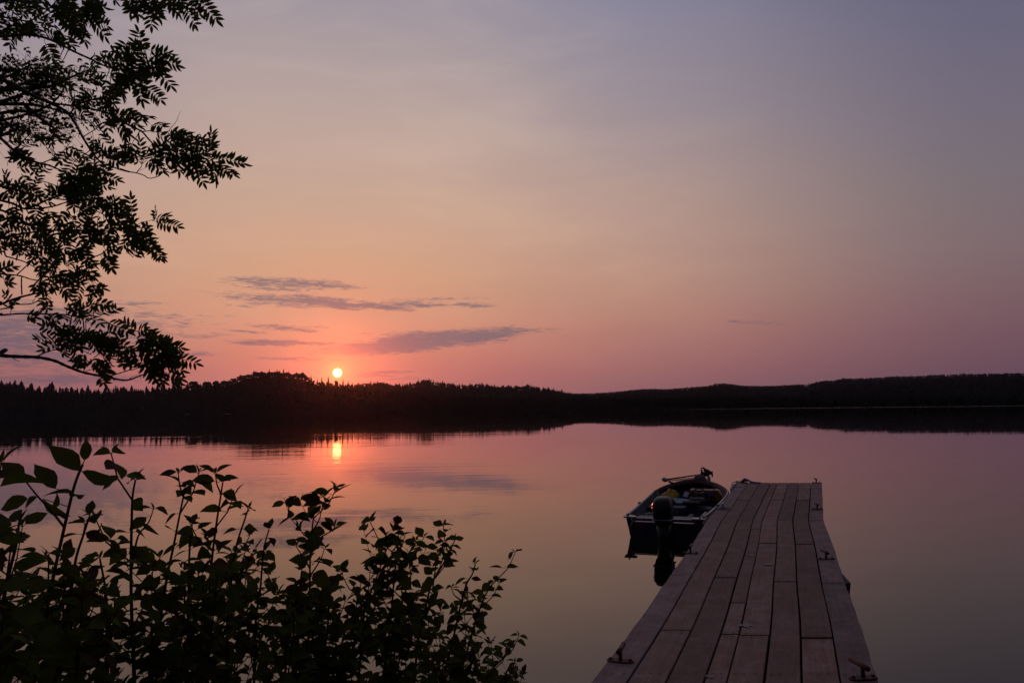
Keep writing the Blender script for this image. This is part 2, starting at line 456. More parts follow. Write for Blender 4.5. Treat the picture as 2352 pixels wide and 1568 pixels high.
# ------------------------------------------------------------------ near bank
def bank_z(x, y):
    edge = 4.4 + 0.25 * math.sin(x * 0.9) + 0.2 * math.sin(x * 2.3 + 1)
    t = (y - edge)
    z = 0.62 - 0.05 * max(0, y) if t < -2.2 else lerp(0.50, -0.02, min(1, (t + 2.2) / 2.2)) if t < 0 else -0.02 - 0.3 * t
    z += 0.03 * math.sin(x * 3.1 + y * 2.2) * math.sin(y * 2.7 - x)
    return max(z, -1.6)
mb = MB()
xs = np.linspace(-14, 14, 71); ys = np.linspace(-14, 8, 67)
vs = [(x, y, bank_z(x, y)) for y in ys for x in xs]
nx = len(xs)
fs = [(j * nx + i, j * nx + i + 1, (j + 1) * nx + i + 1, (j + 1) * nx + i) for j in range(len(ys) - 1) for i in range(nx - 1)]
mb.add(vs, fs, M['bank'], True)
tag(mb.build('ground'), 'earth bank at the near shore under the shrubs', 'ground', kind='structure')

# ------------------------------------------------------------------ far shore: hills and forest
A_SKY = [(-400, 872), (-60, 870), (0, 873), (41, 876), (67, 883), (154, 884), (205, 889), (231, 890), (267, 883), (308, 884), (328, 889), (359, 885), (425, 883), (446, 876), (477, 877), (517, 873), (533, 868), (554, 858), (574, 853), (600, 850), (646, 849), (666, 853), (697, 854), (710, 863), (735, 870), (772, 874), (795, 878), (820, 881), (870, 887), (920, 893), (980, 899), (1050, 904), (1200, 906), (1400, 906), (1700, 905), (2000, 902), (2200, 900), (2700, 897)]
B_SKY = [(700, 890), (780, 884), (820, 880), (846, 877), (872, 876), (902, 880), (938, 881), (959, 876), (974, 870), (984, 869.5), (1000, 874), (1036, 880), (1066, 882), (1102, 880), (1128, 884), (1148, 886), (1179, 886), (1210, 884), (1251, 889), (1281, 895), (1307, 901), (1340, 907), (1400, 914)]
C_SKY = [(1150, 906), (1250, 904.5), (1312, 903.7), (1363, 902.6), (1414, 899.6), (1455, 895), (1481, 893), (1542, 893), (1583, 889), (1624, 886), (1647, 881), (1660, 879.6), (1681, 882), (1711, 886), (1762, 886), (1814, 884), (1860, 882), (1875, 877), (1895, 874), (1916, 874), (1936, 870), (1977, 868.6), (2018, 867.4), (2049, 864.5), (2095, 864), (2146, 861.5), (2215, 859), (2274, 859), (2352, 857), (2450, 856), (2700, 860)]
def prof(lst):
    ae = [azel(*p) for p in lst]
    return [a for a, _ in ae], [e for _, e in ae]
PA, PB, PC = prof(A_SKY), prof(B_SKY), prof(C_SKY)
def shoreA(a):
    return interp([-60, -20, -12, 0, 12, 60], [1120, 1080, 960, 840, 700, 640], a)
def ridgeA(a):
    return shoreA(a) + interp([-60, -24, -17, -12, -6, 3, 60], [220, 200, 260, 210, 110, 60, 60], a)
RID = {'A': (PA, shoreA, ridgeA, 10.5), 'B': (PB, lambda a: 1150 if a < 0 else 1150, lambda a: 1750, 10.0),
       'C': (PC, lambda a: 900, lambda a: 3100, 9.0)}
def ground(rk, a, t):
    """ground point of a ridge at azimuth a, t=0 at its foot and 1 on its crest"""
    (pa, pe), sh, ri, th_ = RID[rk]
    d0, d1 = sh(a), ri(a)
    e = interp(pa, pe, a)
    zc = max(0.8, CAMZ + d1 * math.tan(R(e)) - th_)
    d = lerp(d0, d1, t)
    if t <= 1:
        z = -0.4 + (zc + 0.4) * (1 - (1 - t) ** 1.5) if rk == 'A' else zc * (1 - (1 - t) ** 1.3) - 0.2
    else:
        z = zc * (1 - (t - 1) * 0.6)
    return Vector((d * math.sin(R(a)), d * math.cos(R(a)), z))
for rk, a0, a1 in (('A', -58, 60), ('B', -14, 9), ('C', 0, 60)):
    mb = MB()
    az_ = np.linspace(a0, a1, int((a1 - a0) * 4) + 1)
    tt = [0, .1, .25, .45, .65, .85, 1, 1.2, 1.6]
    vs = [ground(rk, a, t) for t in tt for a in az_]
    n = len(az_)
    fs = [(j * n + i, j * n + i + 1, (j + 1) * n + i + 1, (j + 1) * n + i) for j in range(len(tt) - 1) for i in range(n - 1)]
    mb.add(vs, fs, M['hill'], True)
    tag(mb.build('terrain' if rk == 'A' else 'hill'), {'A': 'low wooded shore across the lake', 'B': 'wooded hill behind the far shore right of the sun', 'C': 'long distant wooded hills on the right'}[rk], 'hill', kind='structure')

def spruce_tpl(seed, tiers=6, n=8):
    r = random.Random(seed)
    vs, fs = [], []
    for k in range(tiers):
        f0 = k / tiers
        zb = 0.06 + 0.94 * f0; zt = min(1.0, zb + 0.94 / tiers * 1.9)
        rad = 0.19 * (1 - f0) ** 0.85 + 0.012
        o = len(vs)
        vs.append((r.uniform(-.01, .01), r.uniform(-.01, .01), zt))
        for i in range(n):
            a = 2 * math.pi * (i + r.uniform(-.3, .3)) / n
            q = rad * (r.uniform(0.55, 1.25))
            vs.append((q * math.cos(a), q * math.sin(a), zb - r.uniform(0, 0.03)))
        for i in range(n):
            fs.append((o, o + 1 + i, o + 1 + (i + 1) % n))
    return np.array(vs), fs
def blob_ring(r, c, rad, vs, fs, nu=7, nv=5):
    o = len(vs)
    for j in range(nv + 1):
        t = math.pi * j / nv
        for i in range(nu):
            a = 2 * math.pi * i / nu
            q = r.uniform(0.72, 1.2)
            vs.append((c[0] + rad * q * math.sin(t) * math.cos(a), c[1] + rad * q * math.sin(t) * math.sin(a), c[2] + rad * .8 * q * math.cos(t)))
    for j in range(nv):
        for i in range(nu):
            i2 = (i + 1) % nu
            fs.append((o + j * nu + i, o + (j + 1) * nu + i, o + (j + 1) * nu + i2, o + j * nu + i2))
def broad_tpl(seed, nb=9, detail=True, rs=1.0):
    r = random.Random(seed)
    vs, fs = [], []
    for k in range(nb):
        a = r.uniform(0, 6.28); q = r.uniform(0, 0.26)
        blob_ring(r, (q * math.cos(a), q * math.sin(a), r.uniform(0.5, 0.86) - q * 0.5), r.uniform(0.10, 0.19) * rs, vs, fs, 6 if detail else 5, 4 if detail else 3)
    o = len(vs)                                                       # trunk
    for z, rr in ((0, .035), (0.6, .02)):
        for i in range(4):
            vs.append((rr * math.cos(i * 1.57), rr * math.sin(i * 1.57), z))
    for i in range(4):
        fs.append((o + i, o + (i + 1) % 4, o + 4 + (i + 1) % 4, o + 4 + i))
    return np.array(vs), fs
def np_object(name, V, Fs, mt):
    me = bpy.data.meshes.new(name)
    lens = np.array([len(f) for f in Fs], dtype=np.int32)
    loops = np.fromiter((i for f in Fs for i in f), dtype=np.int32, count=int(lens.sum()))
    me.vertices.add(len(V)); me.vertices.foreach_set('co', np.asarray(V, dtype=np.float32).ravel())
    me.loops.add(len(loops)); me.loops.foreach_set('vertex_index', loops)
    me.polygons.add(len(Fs))
    me.polygons.foreach_set('loop_start', np.concatenate(([0], np.cumsum(lens)[:-1])).astype(np.int32))
    me.polygons.foreach_set('loop_total', lens)
    me.materials.append(mt)
    me.update(calc_edges=True); me.validate()
    o = bpy.data.objects.new(name, me); COL.objects.link(o)
    return o
SPR = [spruce_tpl(s) for s in range(6)]
SPRL = [spruce_tpl(s, 4, 6) for s in range(4)]
BRO = [broad_tpl(s) for s in range(5)]
BROL = [broad_tpl(s, 4, False) for s in range(4)]
def forest(name, rk, a0, a1, count, hmin, hmax, spr, bro, mixf, label, tpow=0.75, tmax=0.97):
    Vs, Fs, o = [], [], 0
    for _ in range(count):
        a = rnd.uniform(a0, a1); t = rnd.random() ** tpow * tmax
        g_ = ground(rk, a, t)
        if rnd.random() < mixf(a):
            tv, tf = rnd.choice(spr); hh = rnd.uniform(hmin, hmax); ww = hh * rnd.uniform(0.8, 1.35)
        else:
            tv, tf = rnd.choice(bro); hh = rnd.uniform(hmin, hmax) * 0.9; ww = hh * rnd.uniform(0.9, 1.3)
        th_ = rnd.uniform(0, 6.28); c, s = math.cos(th_), math.sin(th_)
        v = np.empty_like(tv)
        v[:, 0] = (tv[:, 0] * c - tv[:, 1] * s) * ww + g_.x
        v[:, 1] = (tv[:, 0] * s + tv[:, 1] * c) * ww + g_.y
        v[:, 2] = tv[:, 2] * hh + g_.z - 0.3
        Vs.append(v); Fs += [tuple(i + o for i in f) for f in tf]; o += len(v)
    ob = np_object(name, np.concatenate(Vs), Fs, M['spruce'])
    return tag(ob, label, 'forest', kind='stuff')
forest('lakeside_forest', 'A', -40, 38, 5200, 6, 10, SPRL, BROL, lambda a: 0.25 if -19.5 < a < -13.5 else 0.85, 'dark mixed forest lining the far shore of the lake')
forest('hill_forest', 'B', -13, 8, 2200, 8, 13, SPRL, BROL, lambda a: 0.7, 'dark forest covering the hill right of the sun', tmax=1.0)
forest('distant_forest', 'C', 1, 38, 5200, 7, 11, SPRL, BROL, lambda a: 0.3, 'forest covering the long distant hills on the right', tmax=1.0)

def shared(tpl, name, mt):
    o = np_object(name, tpl[0], tpl[1], mt)
    me = o.data
    bpy.data.objects.remove(o)
    return me
SPM = [shared(t, 'spruce_tree', M['spruce']) for t in SPR]
BRM = [shared(broad_tpl(20 + s, 34, True, .58), 'broadleaf_tree', M['broad']) for s in range(6)]
def skyline(me, name, x, rk, h, wide, label, group, cat, t=1.0, top=None):
    a, _ = azel(x, 880)
    g_ = ground(rk, a, t)
    if top is not None:
        e = azel(x, top)[1]
        h = max(6.0, CAMZ + math.hypot(g_.x, g_.y) * math.tan(R(e)) - g_.z)
    o = bpy.data.objects.new(name, me); COL.objects.link(o)
    o.location = g_ - Vector((0, 0, 0.3 if 'spruce' in name else 0.52 * h)); h = h if 'spruce' in name else h * 1.48; o.rotation_euler = (0, 0, rnd.uniform(0, 6.28)); o.scale = (h * wide, h * wide, h)
    return tag(o, label, cat, group)
x = -8.0
while x < 440:
    skyline(rnd.choice(SPM), 'spruce_tree', x, 'A', rnd.uniform(7, 12) if rnd.random() > .3 else rnd.uniform(12, 17), rnd.uniform(1.0, 1.9),
            'pointed dark spruce on the skyline of the left far shore', 'spruces on the left skyline', 'spruce tree')
    x += rnd.choice((4, 7, 10, 13, 16)) * rnd.uniform(.7, 1.2)
for x, top, w in ((446, 869, 1.1), (477, 870, 1.1), (497, 870, .9), (517, 868, 1.1), (536, 865, 1.1)):
    skyline(rnd.choice(BRM), 'broadleaf_tree', x, 'A', 14, w * 1.35, 'round crowned tree in the row left of the wooded knoll', 'round crowned trees left of the knoll', 'broadleaf tree', top=top)
x = 552.0
while x < 706:
    skyline(rnd.choice(BRM), 'broadleaf_tree', x, 'A', rnd.uniform(6.5, 12.5), rnd.uniform(.9, 1.4), 'broad dark tree on top of the knoll left of the sun', 'trees on top of the knoll', 'broadleaf tree')
    x += rnd.uniform(6, 11)
for x, top in ((582, 849), (618, 846), (636, 846.5), (642, 848.5), (651, 845), (663, 850), (714, 860), (739, 864), (754, 862), (800, 872), (729, 868), (788, 868), (810, 876)):
    skyline(rnd.choice(SPM), 'spruce_tree', x, 'A', 12, .75, 'slim spruce standing on the skyline near the sun', 'spruces near the sun', 'spruce tree', top=top)
skyline(BRM[2], 'broadleaf_tree', 773, 'A', 12, .62, 'single round tree directly in front of the setting sun', None, 'broadleaf tree', top=867.5)
x = 822.0
while x < 1308:
    if rnd.random() < .6:
        skyline(rnd.choice(SPM), 'spruce_tree', x, 'B', rnd.uniform(7, 15), rnd.uniform(0.9, 1.8), 'small spruce on the crest of the hill right of the sun', 'spruces on the hill right of the sun', 'spruce tree')
    else:
        skyline(rnd.choice(BRM), 'broadleaf_tree', x, 'B', rnd.uniform(7, 11), rnd.uniform(0.9, 1.5), 'small rounded tree on the crest of the hill right of the sun', 'rounded trees on the hill right of the sun', 'broadleaf tree')
    x += rnd.choice((4, 7, 11, 15)) * rnd.uniform(.7, 1.2)
skyline(BRM[1], 'broadleaf_tree', 1211, 'B', 16, .8, 'tall rounded tree above the right slope of the middle hill', None, 'broadleaf tree', top=877)
for x, top in ((2215, 854.5), (2278, 855), (2060, 861), (1858, 877.5), (2140, 857.5), (2170, 858), (2313, 855), (2335, 853.5), (2095, 860)):
    skyline(rnd.choice(SPM), 'spruce_tree', x, 'C', 12, 1.2, 'tiny spruce breaking the skyline of the distant right hills', 'spruces on the distant hills', 'spruce tree', top=top)
for x, top in ((1926, 868), (1937, 865.5), (1948, 867)):
    skyline(rnd.choice(BRM), 'broadleaf_tree', x, 'C', 12, 1.3, 'tall round tree in the clump on the distant right hill', 'clump of trees on the distant hill', 'broadleaf tree', top=top)

for px_, wpx in ((523, 12), (430, 6)):        # slivers of pale beach on the far shore
    a, _ = azel(px_, 948); d = shoreA(a) - 2
    c = Vector((d * math.sin(R(a)), d * math.cos(R(a)), 0)); w_ = wpx * d / F
    mb = MB(); t_ = Vector((math.cos(R(a)), -math.sin(R(a)), 0)); f_ = Vector((math.sin(R(a)), math.cos(R(a)), 0))
    n = 8; vs = []
    for i in range(n + 1):
        q = c + t_ * lerp(-w_, w_, i / n); e_ = math.sin(math.pi * i / n)
        vs += [q - f_ * 3 * e_ + Vector((0, 0, -.05)), q + f_ * 4 + Vector((0, 0, .05 + .42 * e_))]
    mb.add(vs, [(2 * i, 2 * i + 2, 2 * i + 3, 2 * i + 1) for i in range(n)], M['bark'])
    tag(mb.build('beach'), 'sliver of pale beach on the far shore', 'beach', kind='structure')

# ------------------------------------------------------------------ dock
def DZ(x, y):                          # picture tracing -> (x, y)
    return 1320.7 + .31166 * x, 1079.5 + .31166 * y
DKY = [92, 220, 370, 560, 830, 1100, 1568]
DKL = [1205, 1110, 970, 860, 650, 467, 85]
DKR = [1815, 1825, 1835, 1895, 2000, 2093, 2262]
DKZ = [.63, .59, .54, .55, .56, .58, .61]
st = []
for yv, xl, xr, zz in zip(DKY, DKL, DKR, DKZ):
    l, r = PZ(*DZ(xl, yv), zz), PZ(*DZ(xr, yv), zz)
    c, w = (l + r) / 2, (r - l).normalized()
    st.append((yv, c, w, zz))
st = st[::-1]
a_, b_ = st[4], st[6]                                    # the outer section is straight beyond its hinge
assert a_[0] == 370 and b_[0] == 92
st[5] = (lerp(370, 92, .22), a_[1].lerp(b_[1], .15), a_[2].lerp(b_[2], .15), lerp(a_[3], b_[3], .15))
d0 = (st[0][1] - st[1][1]).normalized()
st.insert(0, (3400, st[0][1] + d0 * 2.6, st[0][2], .62))
SY = [s[1].y for s in st]
WID = 1.80
def dockpt(u, s, dz=0.0):
    """u 0..1 left to right, s = distance of the centreline from the camera along y"""
    s0 = min(max(s, SY[0]), SY[-1])
    c = Vector([catmull(SY, [q[1][k] for q in st], s0) for k in range(3)])
    e = 0.05
    c2 = Vector([catmull(SY, [q[1][k] for q in st], min(s0 + e, SY[-1])) for k in range(3)])
    c1 = Vector([catmull(SY, [q[1][k] for q in st], max(s0 - e, SY[0])) for k in range(3)])
    t = (c2 - c1).normalized()
    wv = Vector([interp(SY, [q[2][k] for q in st], s0) for k in range(3)]).normalized()
    return c + wv * ((u - .5) * WID) + Vector((0, 0, dz)), t, wv
def catmull(xs, ys, x):
    i = max(0, min(len(xs) - 2, int(np.searchsorted(xs, x)) - 1))
    x0, x1 = xs[i], xs[i + 1]
    m0 = (ys[i + 1] - ys[i - 1]) / (xs[i + 1] - xs[i - 1]) if i > 0 else (ys[1] - ys[0]) / (xs[1] - xs[0])
    m1 = (ys[i + 2] - ys[i]) / (xs[i + 2] - xs[i]) if i + 2 < len(xs) else (ys[i + 1] - ys[i]) / (x1 - x0)
    h = x1 - x0; t = (x - x0) / h
    return (2 * t**3 - 3 * t**2 + 1) * ys[i] + (t**3 - 2 * t**2 + t) * h * m0 + (-2 * t**3 + 3 * t**2) * ys[i + 1] + (t**3 - t**2) * h * m1
def s_of(yv):
    return interp([q[0] for q in st[::-1]], [q[1].y for q in st[::-1]], yv)
dock_root = empty('dock', st[0][1])
tag(dock_root, 'long weathered plank dock running out over the still lake', 'dock')
DO = st[0][1]
CF = [0, .127, .264, .396, .476, .606, .737, .872, 1.0]
JT = [[130, 355, 782, 1900], [230, 525, 1195, 2300], [366, 797, 1800], [182, 440, 986, 1228, 2300], [231, 541, 1238, 2300], [368, 820, 2000], [231, 547, 1262, 2200], [139, 371, 828, 1900]]
rp = random.Random(5)
for k in range(8):
    ends = [SY[-1]] + [s_of(y) for y in JT[k]] + [SY[0]]
    for i in range(len(ends) - 1):
        s1, s0 = ends[i], ends[i + 1]
        g0 = g1 = (rp.uniform(.045, .06) if k in (4, 6) else rp.uniform(.016, .034)) * 0.5
        if i == 0:
            s1 += rp.uniform(-.02, .03); g1 = 0
        s1 -= g1; s0 += g0
        n = max(4, int((s1 - s0) / 0.28))
        gl = 0.0 if k == 0 else rp.uniform(.0045, .0105) / WID
        gr = 0.0 if k == 7 else rp.uniform(.0045, .009) / WID
        mb = MB(); vs = []; uv = []
        wob = [rp.uniform(-.0016, .0016) for _ in range(4)]; dzp = rp.uniform(-.003, .003)
        th_ = 0.038
        for j in range(n + 1):
            s = lerp(s0, s1, j / n)
            cup = 0.002 * math.sin(s * 2.1 + k)
            ua, ub = CF[k] + gl + wob[0] * math.sin(s * .9 + k) * .5, CF[k + 1] - gr + wob[1] * math.sin(s * .8 + k * 2) * .5
            if k == 0:
                ua += wob[2] + 0.0028 * math.sin(s * 9) * math.sin(s * 3.7)
            if k == 7:
                ub += wob[2] + 0.0028 * math.sin(s * 8 + 1) * math.sin(s * 3.1)
            ch = 0.004 / WID
            for u, dz in ((ua, -th_), (ua, -.004), (ua + ch, 0), (lerp(ua, ub, .5), cup), (ub - ch, 0), (ub, -.004), (ub, -th_)):
                q, _, _ = dockpt(u, s, dz + dzp)
                vs.append(q); uv.append((s, u * WID, 0))
        fs = []
        for j in range(n):
            for q in range(6):
                a = j * 7 + q
                fs.append((a, a + 1, a + 8, a + 7))
            fs.append((j * 7 + 6, j * 7, j * 7 + 7, j * 7 + 13))
        fs.append(tuple(range(6, -1, -1))); fs.append(tuple(n * 7 + q for q in range(7)))
        mp = M['plankout'] if k in (0, 7) else M['plank']
        mb.add(vs, fs, mp)
        nv = len(vs)
        for sN in [s0 + .035, s1 - .035] + [q_ for q_ in (3.4, 5.3, 7.3, 9.4, 11.4, 13.6, 16.1) if s0 + .2 < q_ < s1 - .2]:                       # nail heads at the board ends
            for f in (.2, .45, .72) if CF[k + 1] - CF[k] > .1 else (.25, .7):
                q, t, w_ = dockpt(lerp(CF[k], CF[k + 1], f + rp.uniform(-.06, .06)), sN + rp.uniform(-.012, .012), dzp + .0028)
                ring = [q + (t * math.cos(a) + w_ * math.sin(a)) * 0.010 for a in (0, 1.05, 2.1, 3.14, 4.19, 5.24)]
                mb.add(ring, [(5, 4, 3, 2, 1, 0)], M['nail'])
        o = mb.build('plank', dock_root, DO)
        a = o.data.attributes.new('along', 'FLOAT_VECTOR', 'POINT')
        uv += [(0, 0, 0)] * (len(o.data.vertices) - nv)
        a.data.foreach_set('vector', [c for q in uv for c in q])
for px_, py_, rr_ in ((1255, 1140, .055), (1300, 625, .05), (1430, 690, .05), (1215, 350, .035), (1140, 345, .03), (1000, 1515, .03), (1660, 640, .025)):   # bird droppings
    q = PZ(*DZ(px_, py_), interp(DKY, DKZ, py_) + .006)
    mb = MB(); nn = 22
    ring = [q + Vector((rr_ * rp.uniform(.35, 1.3) * math.cos(2 * math.pi * i / nn), rr_ * 1.2 * rp.uniform(.35, 1.3) * math.sin(2 * math.pi * i / nn), 0)) for i in range(nn)]
    mb.add([q + Vector((0, 0, .004))] + ring, [(0, 1 + i, 1 + (i + 1) % nn) for i in range(nn)], M['dropping'])
    mb.build('bird_dropping', dock_root, DO)
# frame under the boards
mb = MB()
for u in (.05, .35, .65, .95):
    pts = [dockpt(u, s, -.135)[0] for s in np.linspace(SY[0], SY[-1] - .05, 40)]
    vs, fs = [], []
    for q in pts:
        for dx, dz in ((-.022, -.09), (.022, -.09), (.022, .09), (-.022, .09)):
            vs.append(q + Vector((dx, 0, dz)))
    for j in range(len(pts) - 1):
        for c in range(4):
            fs.append((j * 4 + c, j * 4 + (c + 1) % 4, j * 4 + 4 + (c + 1) % 4, j * 4 + 4 + c))
    fs += [(3, 2, 1, 0), tuple(len(vs) - 4 + c for c in range(4))]
    mb.add(vs, fs, M['timber'])
mb.build('stringer', dock_root, DO)
mb = MB()                                                         # dark sheet added under the boards so the gaps look shaded
pts = [(dockpt(.04, s, -.040)[0], dockpt(.96, s, -.040)[0]) for s in np.linspace(SY[0], SY[-1] - .06, 44)]
vs = []
for a, b_ in pts:
    vs += [a, b_, b_ - Vector((0, 0, .012)), a - Vector((0, 0, .012))]
fs = [(j * 4 + c, j * 4 + (c + 1) % 4, j * 4 + 4 + (c + 1) % 4, j * 4 + 4 + c) for j in range(len(pts) - 1) for c in range(4)] + [(3, 2, 1, 0), tuple(len(vs) - 4 + c for c in range(4))]
mb.add(vs, fs, mat('dark gap backing', (.006, .005, .005), .95, spec=.05))
mb.build('gap_shade_sheet', dock_root, DO)
for s in (4.2, 6.4, 8.3, 10.4, 12.4, 14.9, 17.2):
    mb = MB()
    (q0, t, w), (q1, _, _) = dockpt(.03, s, -.27), dockpt(.97, s, -.27)
    rot = Matrix((t, w, Vector((0, 0, 1)))).transposed()
    mb.box((q0 + q1) / 2, (.09, 1.7, .085), M['timber'], rot)
    for q in (q0, q1):
        mb.tube([q + Vector((0, 0, -.03)), Vector((q.x, q.y, -1.2))], .05, M['timber'], 8)
    mb.build('trestle', dock_root, DO)
mb = MB()                                                         # edge brace sticking out on the right
q, t, w = dockpt(1.0, s_of(800), -.07)
rot = Matrix((t, w, Vector((0, 0, 1)))).transposed()
mb.add([q + w * .05 - t * .05 - Vector((0, 0, .12)), q + w * .07 - t * .05 + Vector((0, 0, .03)), q + w * .005 + t * .55 + Vector((0, 0, .03)), q + w * .005 + t * .55 - Vector((0, 0, .06)),
        q - t * .05 - Vector((0, 0, .12)), q - t * .05 + Vector((0, 0, .03)), q - w * .03 + t * .55 + Vector((0, 0, .03)), q - w * .03 + t * .55 - Vector((0, 0, .06))],
       [(0, 1, 2, 3), (7, 6, 5, 4), (0, 4, 5, 1), (3, 2, 6, 7), (1, 5, 6, 2), (0, 3, 7, 4)], M['timber'])
mb.build('edge_brace', dock_root, DO)
mb = MB()                                                         # pale rounded bumper on the far left corner
bp = []
for j in range(9):
    s = lerp(SY[-1] - 1.0, SY[-1] - .02, j / 8)
    q, t, w = dockpt(0, s, -.02)
    bp.append(q - w * (.035 + .06 * math.sin(math.pi * min(1, j / 8 * 1.1)) ))
vs, fs = [], []
for q in bp:
    for dx, dz in ((-.02, -.2), (.03, -.2), (.03, .02), (-.005, .03), (-.02, .0)):
        vs.append(q + Vector((dx, 0, dz)))
for j in range(len(bp) - 1):
    for c in range(5):
        fs.append((j * 5 + c, j * 5 + (c + 1) % 5, j * 5 + 5 + (c + 1) % 5, j * 5 + 5 + c))
fs += [(4, 3, 2, 1, 0), tuple(len(vs) - 5 + c for c in range(5))]
mb.add(vs, fs, M['greyp'], True)
mb.build('corner_bumper', dock_root, DO)
# cleats: plate, bolts, stub post and pipe bar lying along the dock
def cleat(px, py, ang=0.0, plate=.19, bar=.20, style='rust'):
    zz = interp(DKY, DKZ, py)
    q = PZ(*DZ(px, py), zz)
    yc = q.y
    _, t, w = dockpt(.5, yc)
    t = Vector((math.sin(ang), math.cos(ang), t.z)).normalized() if ang else t
    w = t.cross(Vector((0, 0, 1))).normalized()
    nrm = w.cross(t).normalized()
    root = bpy.data.objects.new('cleat', None); COL.objects.link(root)
    root.parent = dock_root; root.location = q - DO
    rot = Matrix((w, t, nrm)).transposed()
    m1, m2 = (M['rust'], M['rustdark']) if style == 'rust' else (M['galv'], M['galv'])
    mb = MB()                                                     # oval plate
    n = 18; vs = []
    for dz, sc in ((0.002, 1.0), (.008, 1.0), (.010, .96)):
        for i in range(n):
            a = 2 * math.pi * i / n
            cx, cy = abs(math.cos(a)) ** .6 * math.copysign(1, math.cos(a)), abs(math.sin(a)) ** .8 * math.copysign(1, math.sin(a))
            vs.append(rot @ Vector((cx * plate / 2 * sc, cy * .034 * sc * (1.0 + .25 * abs(cx)), dz)))
    fs = [(j * n + i, j * n + (i + 1) % n, (j + 1) * n + (i + 1) % n, (j + 1) * n + i) for j in range(2) for i in range(n)] + [tuple(2 * n + i for i in range(n))]
    mb.add(vs, fs, m1)
    mb.build('base_plate', root)
    for sx in (-1, 1):
        mb = MB(); mb.tube([rot @ Vector((sx * plate * .36, 0, .010)), rot @ Vector((sx * plate * .36, 0, .024))], [.014, .011], m2, 6, smooth=False)
        mb.build('bolt', root)
    mb = MB(); mb.tube([rot @ Vector((0, 0, .009)), rot @ Vector((0, .002, .072))], .013, m2, 10)
    mb.build('post', root)
    mb = MB(); mb.tube([rot @ Vector((-.004, -bar * .32, .078)), rot @ Vector((0, 0, .08)), rot @ Vector((.002, bar * .68, .084))], .0165, m1, 10)
    mb.tube([rot @ Vector((-.004, -bar * .325, .078)), rot @ Vector((-.004, -bar * .33, .078))], .011, M['nail'], 10)
    mb.build('horn', root)
    return q, t, w
cleat(335, 1408, .30); cleat(851, 612, .36); cleat(1778, 93, .10); cleat(1785, 287, .05); cleat(1852, 655, -.05, .20); cleat(2125, 1535, -.16)
qw, tw, ww = cleat(1090, 283, .30, .2, .17, 'galv')
qb, tb, wb = cleat(1246, 92, .35, .17, .17)
# ropes on the far cleats
mb = MB()
def loop(q, t, w, rx, ry, z, turns, r, mt, seed):
    rr = random.Random(seed); pts = []
    for i in range(turns * 14 + 1):
        a = 2 * math.pi * i / 14
        k = 1 + .12 * math.sin(i * .7 + seed)
        pts.append(q + w * (rx * k * math.cos(a)) + t * (ry * k * math.sin(a)) + Vector((0, 0, z + .006 * math.sin(i * 1.3) + .010 * i / 14)))
    mb.tube(pts, r, mt, 6)
loop(qb, tb, wb, .05, .09, .03, 3, .009, M['bluerope'], 1)
mb.tube([qb + wb * .03 + Vector((0, 0, .085)), qb + wb * .09 + tb * -.02 + Vector((0, 0, .07)), qb + wb * .17 - tb * .03 + Vector((0, 0, .028)), qb + wb * .26 - tb * .04 + Vector((0, 0, .014)), qb + wb * .36 - tb * .02 + Vector((0, 0, .013))], .013, M['bluerope'], 7)
mb.tube([qb + wb * .02 + Vector((0, 0, .09)), qb + wb * .07 - tb * .05 + Vector((0, 0, .06)), qb + wb * .14 - tb * .07 + Vector((0, 0, .018)), qb + wb * .30 - tb * .06 + Vector((0, 0, .013))], .011, M['bluerope'], 7)
tag(mb.build('rope', None, tuple(qb)), 'coiled blue rope on the far left corner of the dock', 'rope')
mb = MB()
loop(qb - wb * .10, tb, wb, .08, .06, .012, 2, .008, M['yellowrope'], 4)
mb.tube([qb - wb * .1, qb - wb * .16 + Vector((0, 0, .014)), qb - wb * .24 - tb * .02 + Vector((0, 0, .006)), qb - wb * .29 - Vector((0, 0, .08))], .008, M['yellowrope'], 6)
tag(mb.build('rope', None, tuple(qb)), 'yellow rope lying beside the blue rope on the dock corner', 'rope')

# ------------------------------------------------------------------ motor boat
BH = R(20.5)
BC = Vector((2.6913, 14.3357, 0))
boat = empty('motorboat', BC, math.pi / 2 - BH)
tag(boat, 'small open blue fishing boat with black outboard, moored left of the dock', 'motorboat')
bfx, bfy = Vector((math.sin(BH), math.cos(BH), 0)), Vector((-math.cos(BH), math.sin(BH), 0))
def BW(x, y, z):
    return BC + bfx * x + bfy * y + Vector((0, 0, z))
BM = Matrix((bfx, bfy, Vector((0, 0, 1)))).transposed()
BI = BM.transposed()
HS = [0, 1, 2, 3, 3.5, 4.0, 4.4, 4.65, 4.78]
HB = [.69, .74, .78, .81, .80, .68, .50, .30, .05]
HG = [.36, .36, .38, .41, .44, .50, .55, .58, .60]
HCB = [.60, .63, .65, .60, .48, .30, .14, .05, .01]
HCZ = [-.02, -.03, -.03, -.01, .04, .12, .24, .36, .46]
HK = [-.10, -.12, -.13, -.13, -.11, -.05, .08, .20, .34]
def hull(x):
    return [catmull(HS, q, x) for q in (HB, HG, HCB, HCZ, HK)]
xsb = list(np.linspace(0, 4.4, 23)) + [4.5, 4.6, 4.68, 4.74, 4.78]
mb = MB(); vs = []
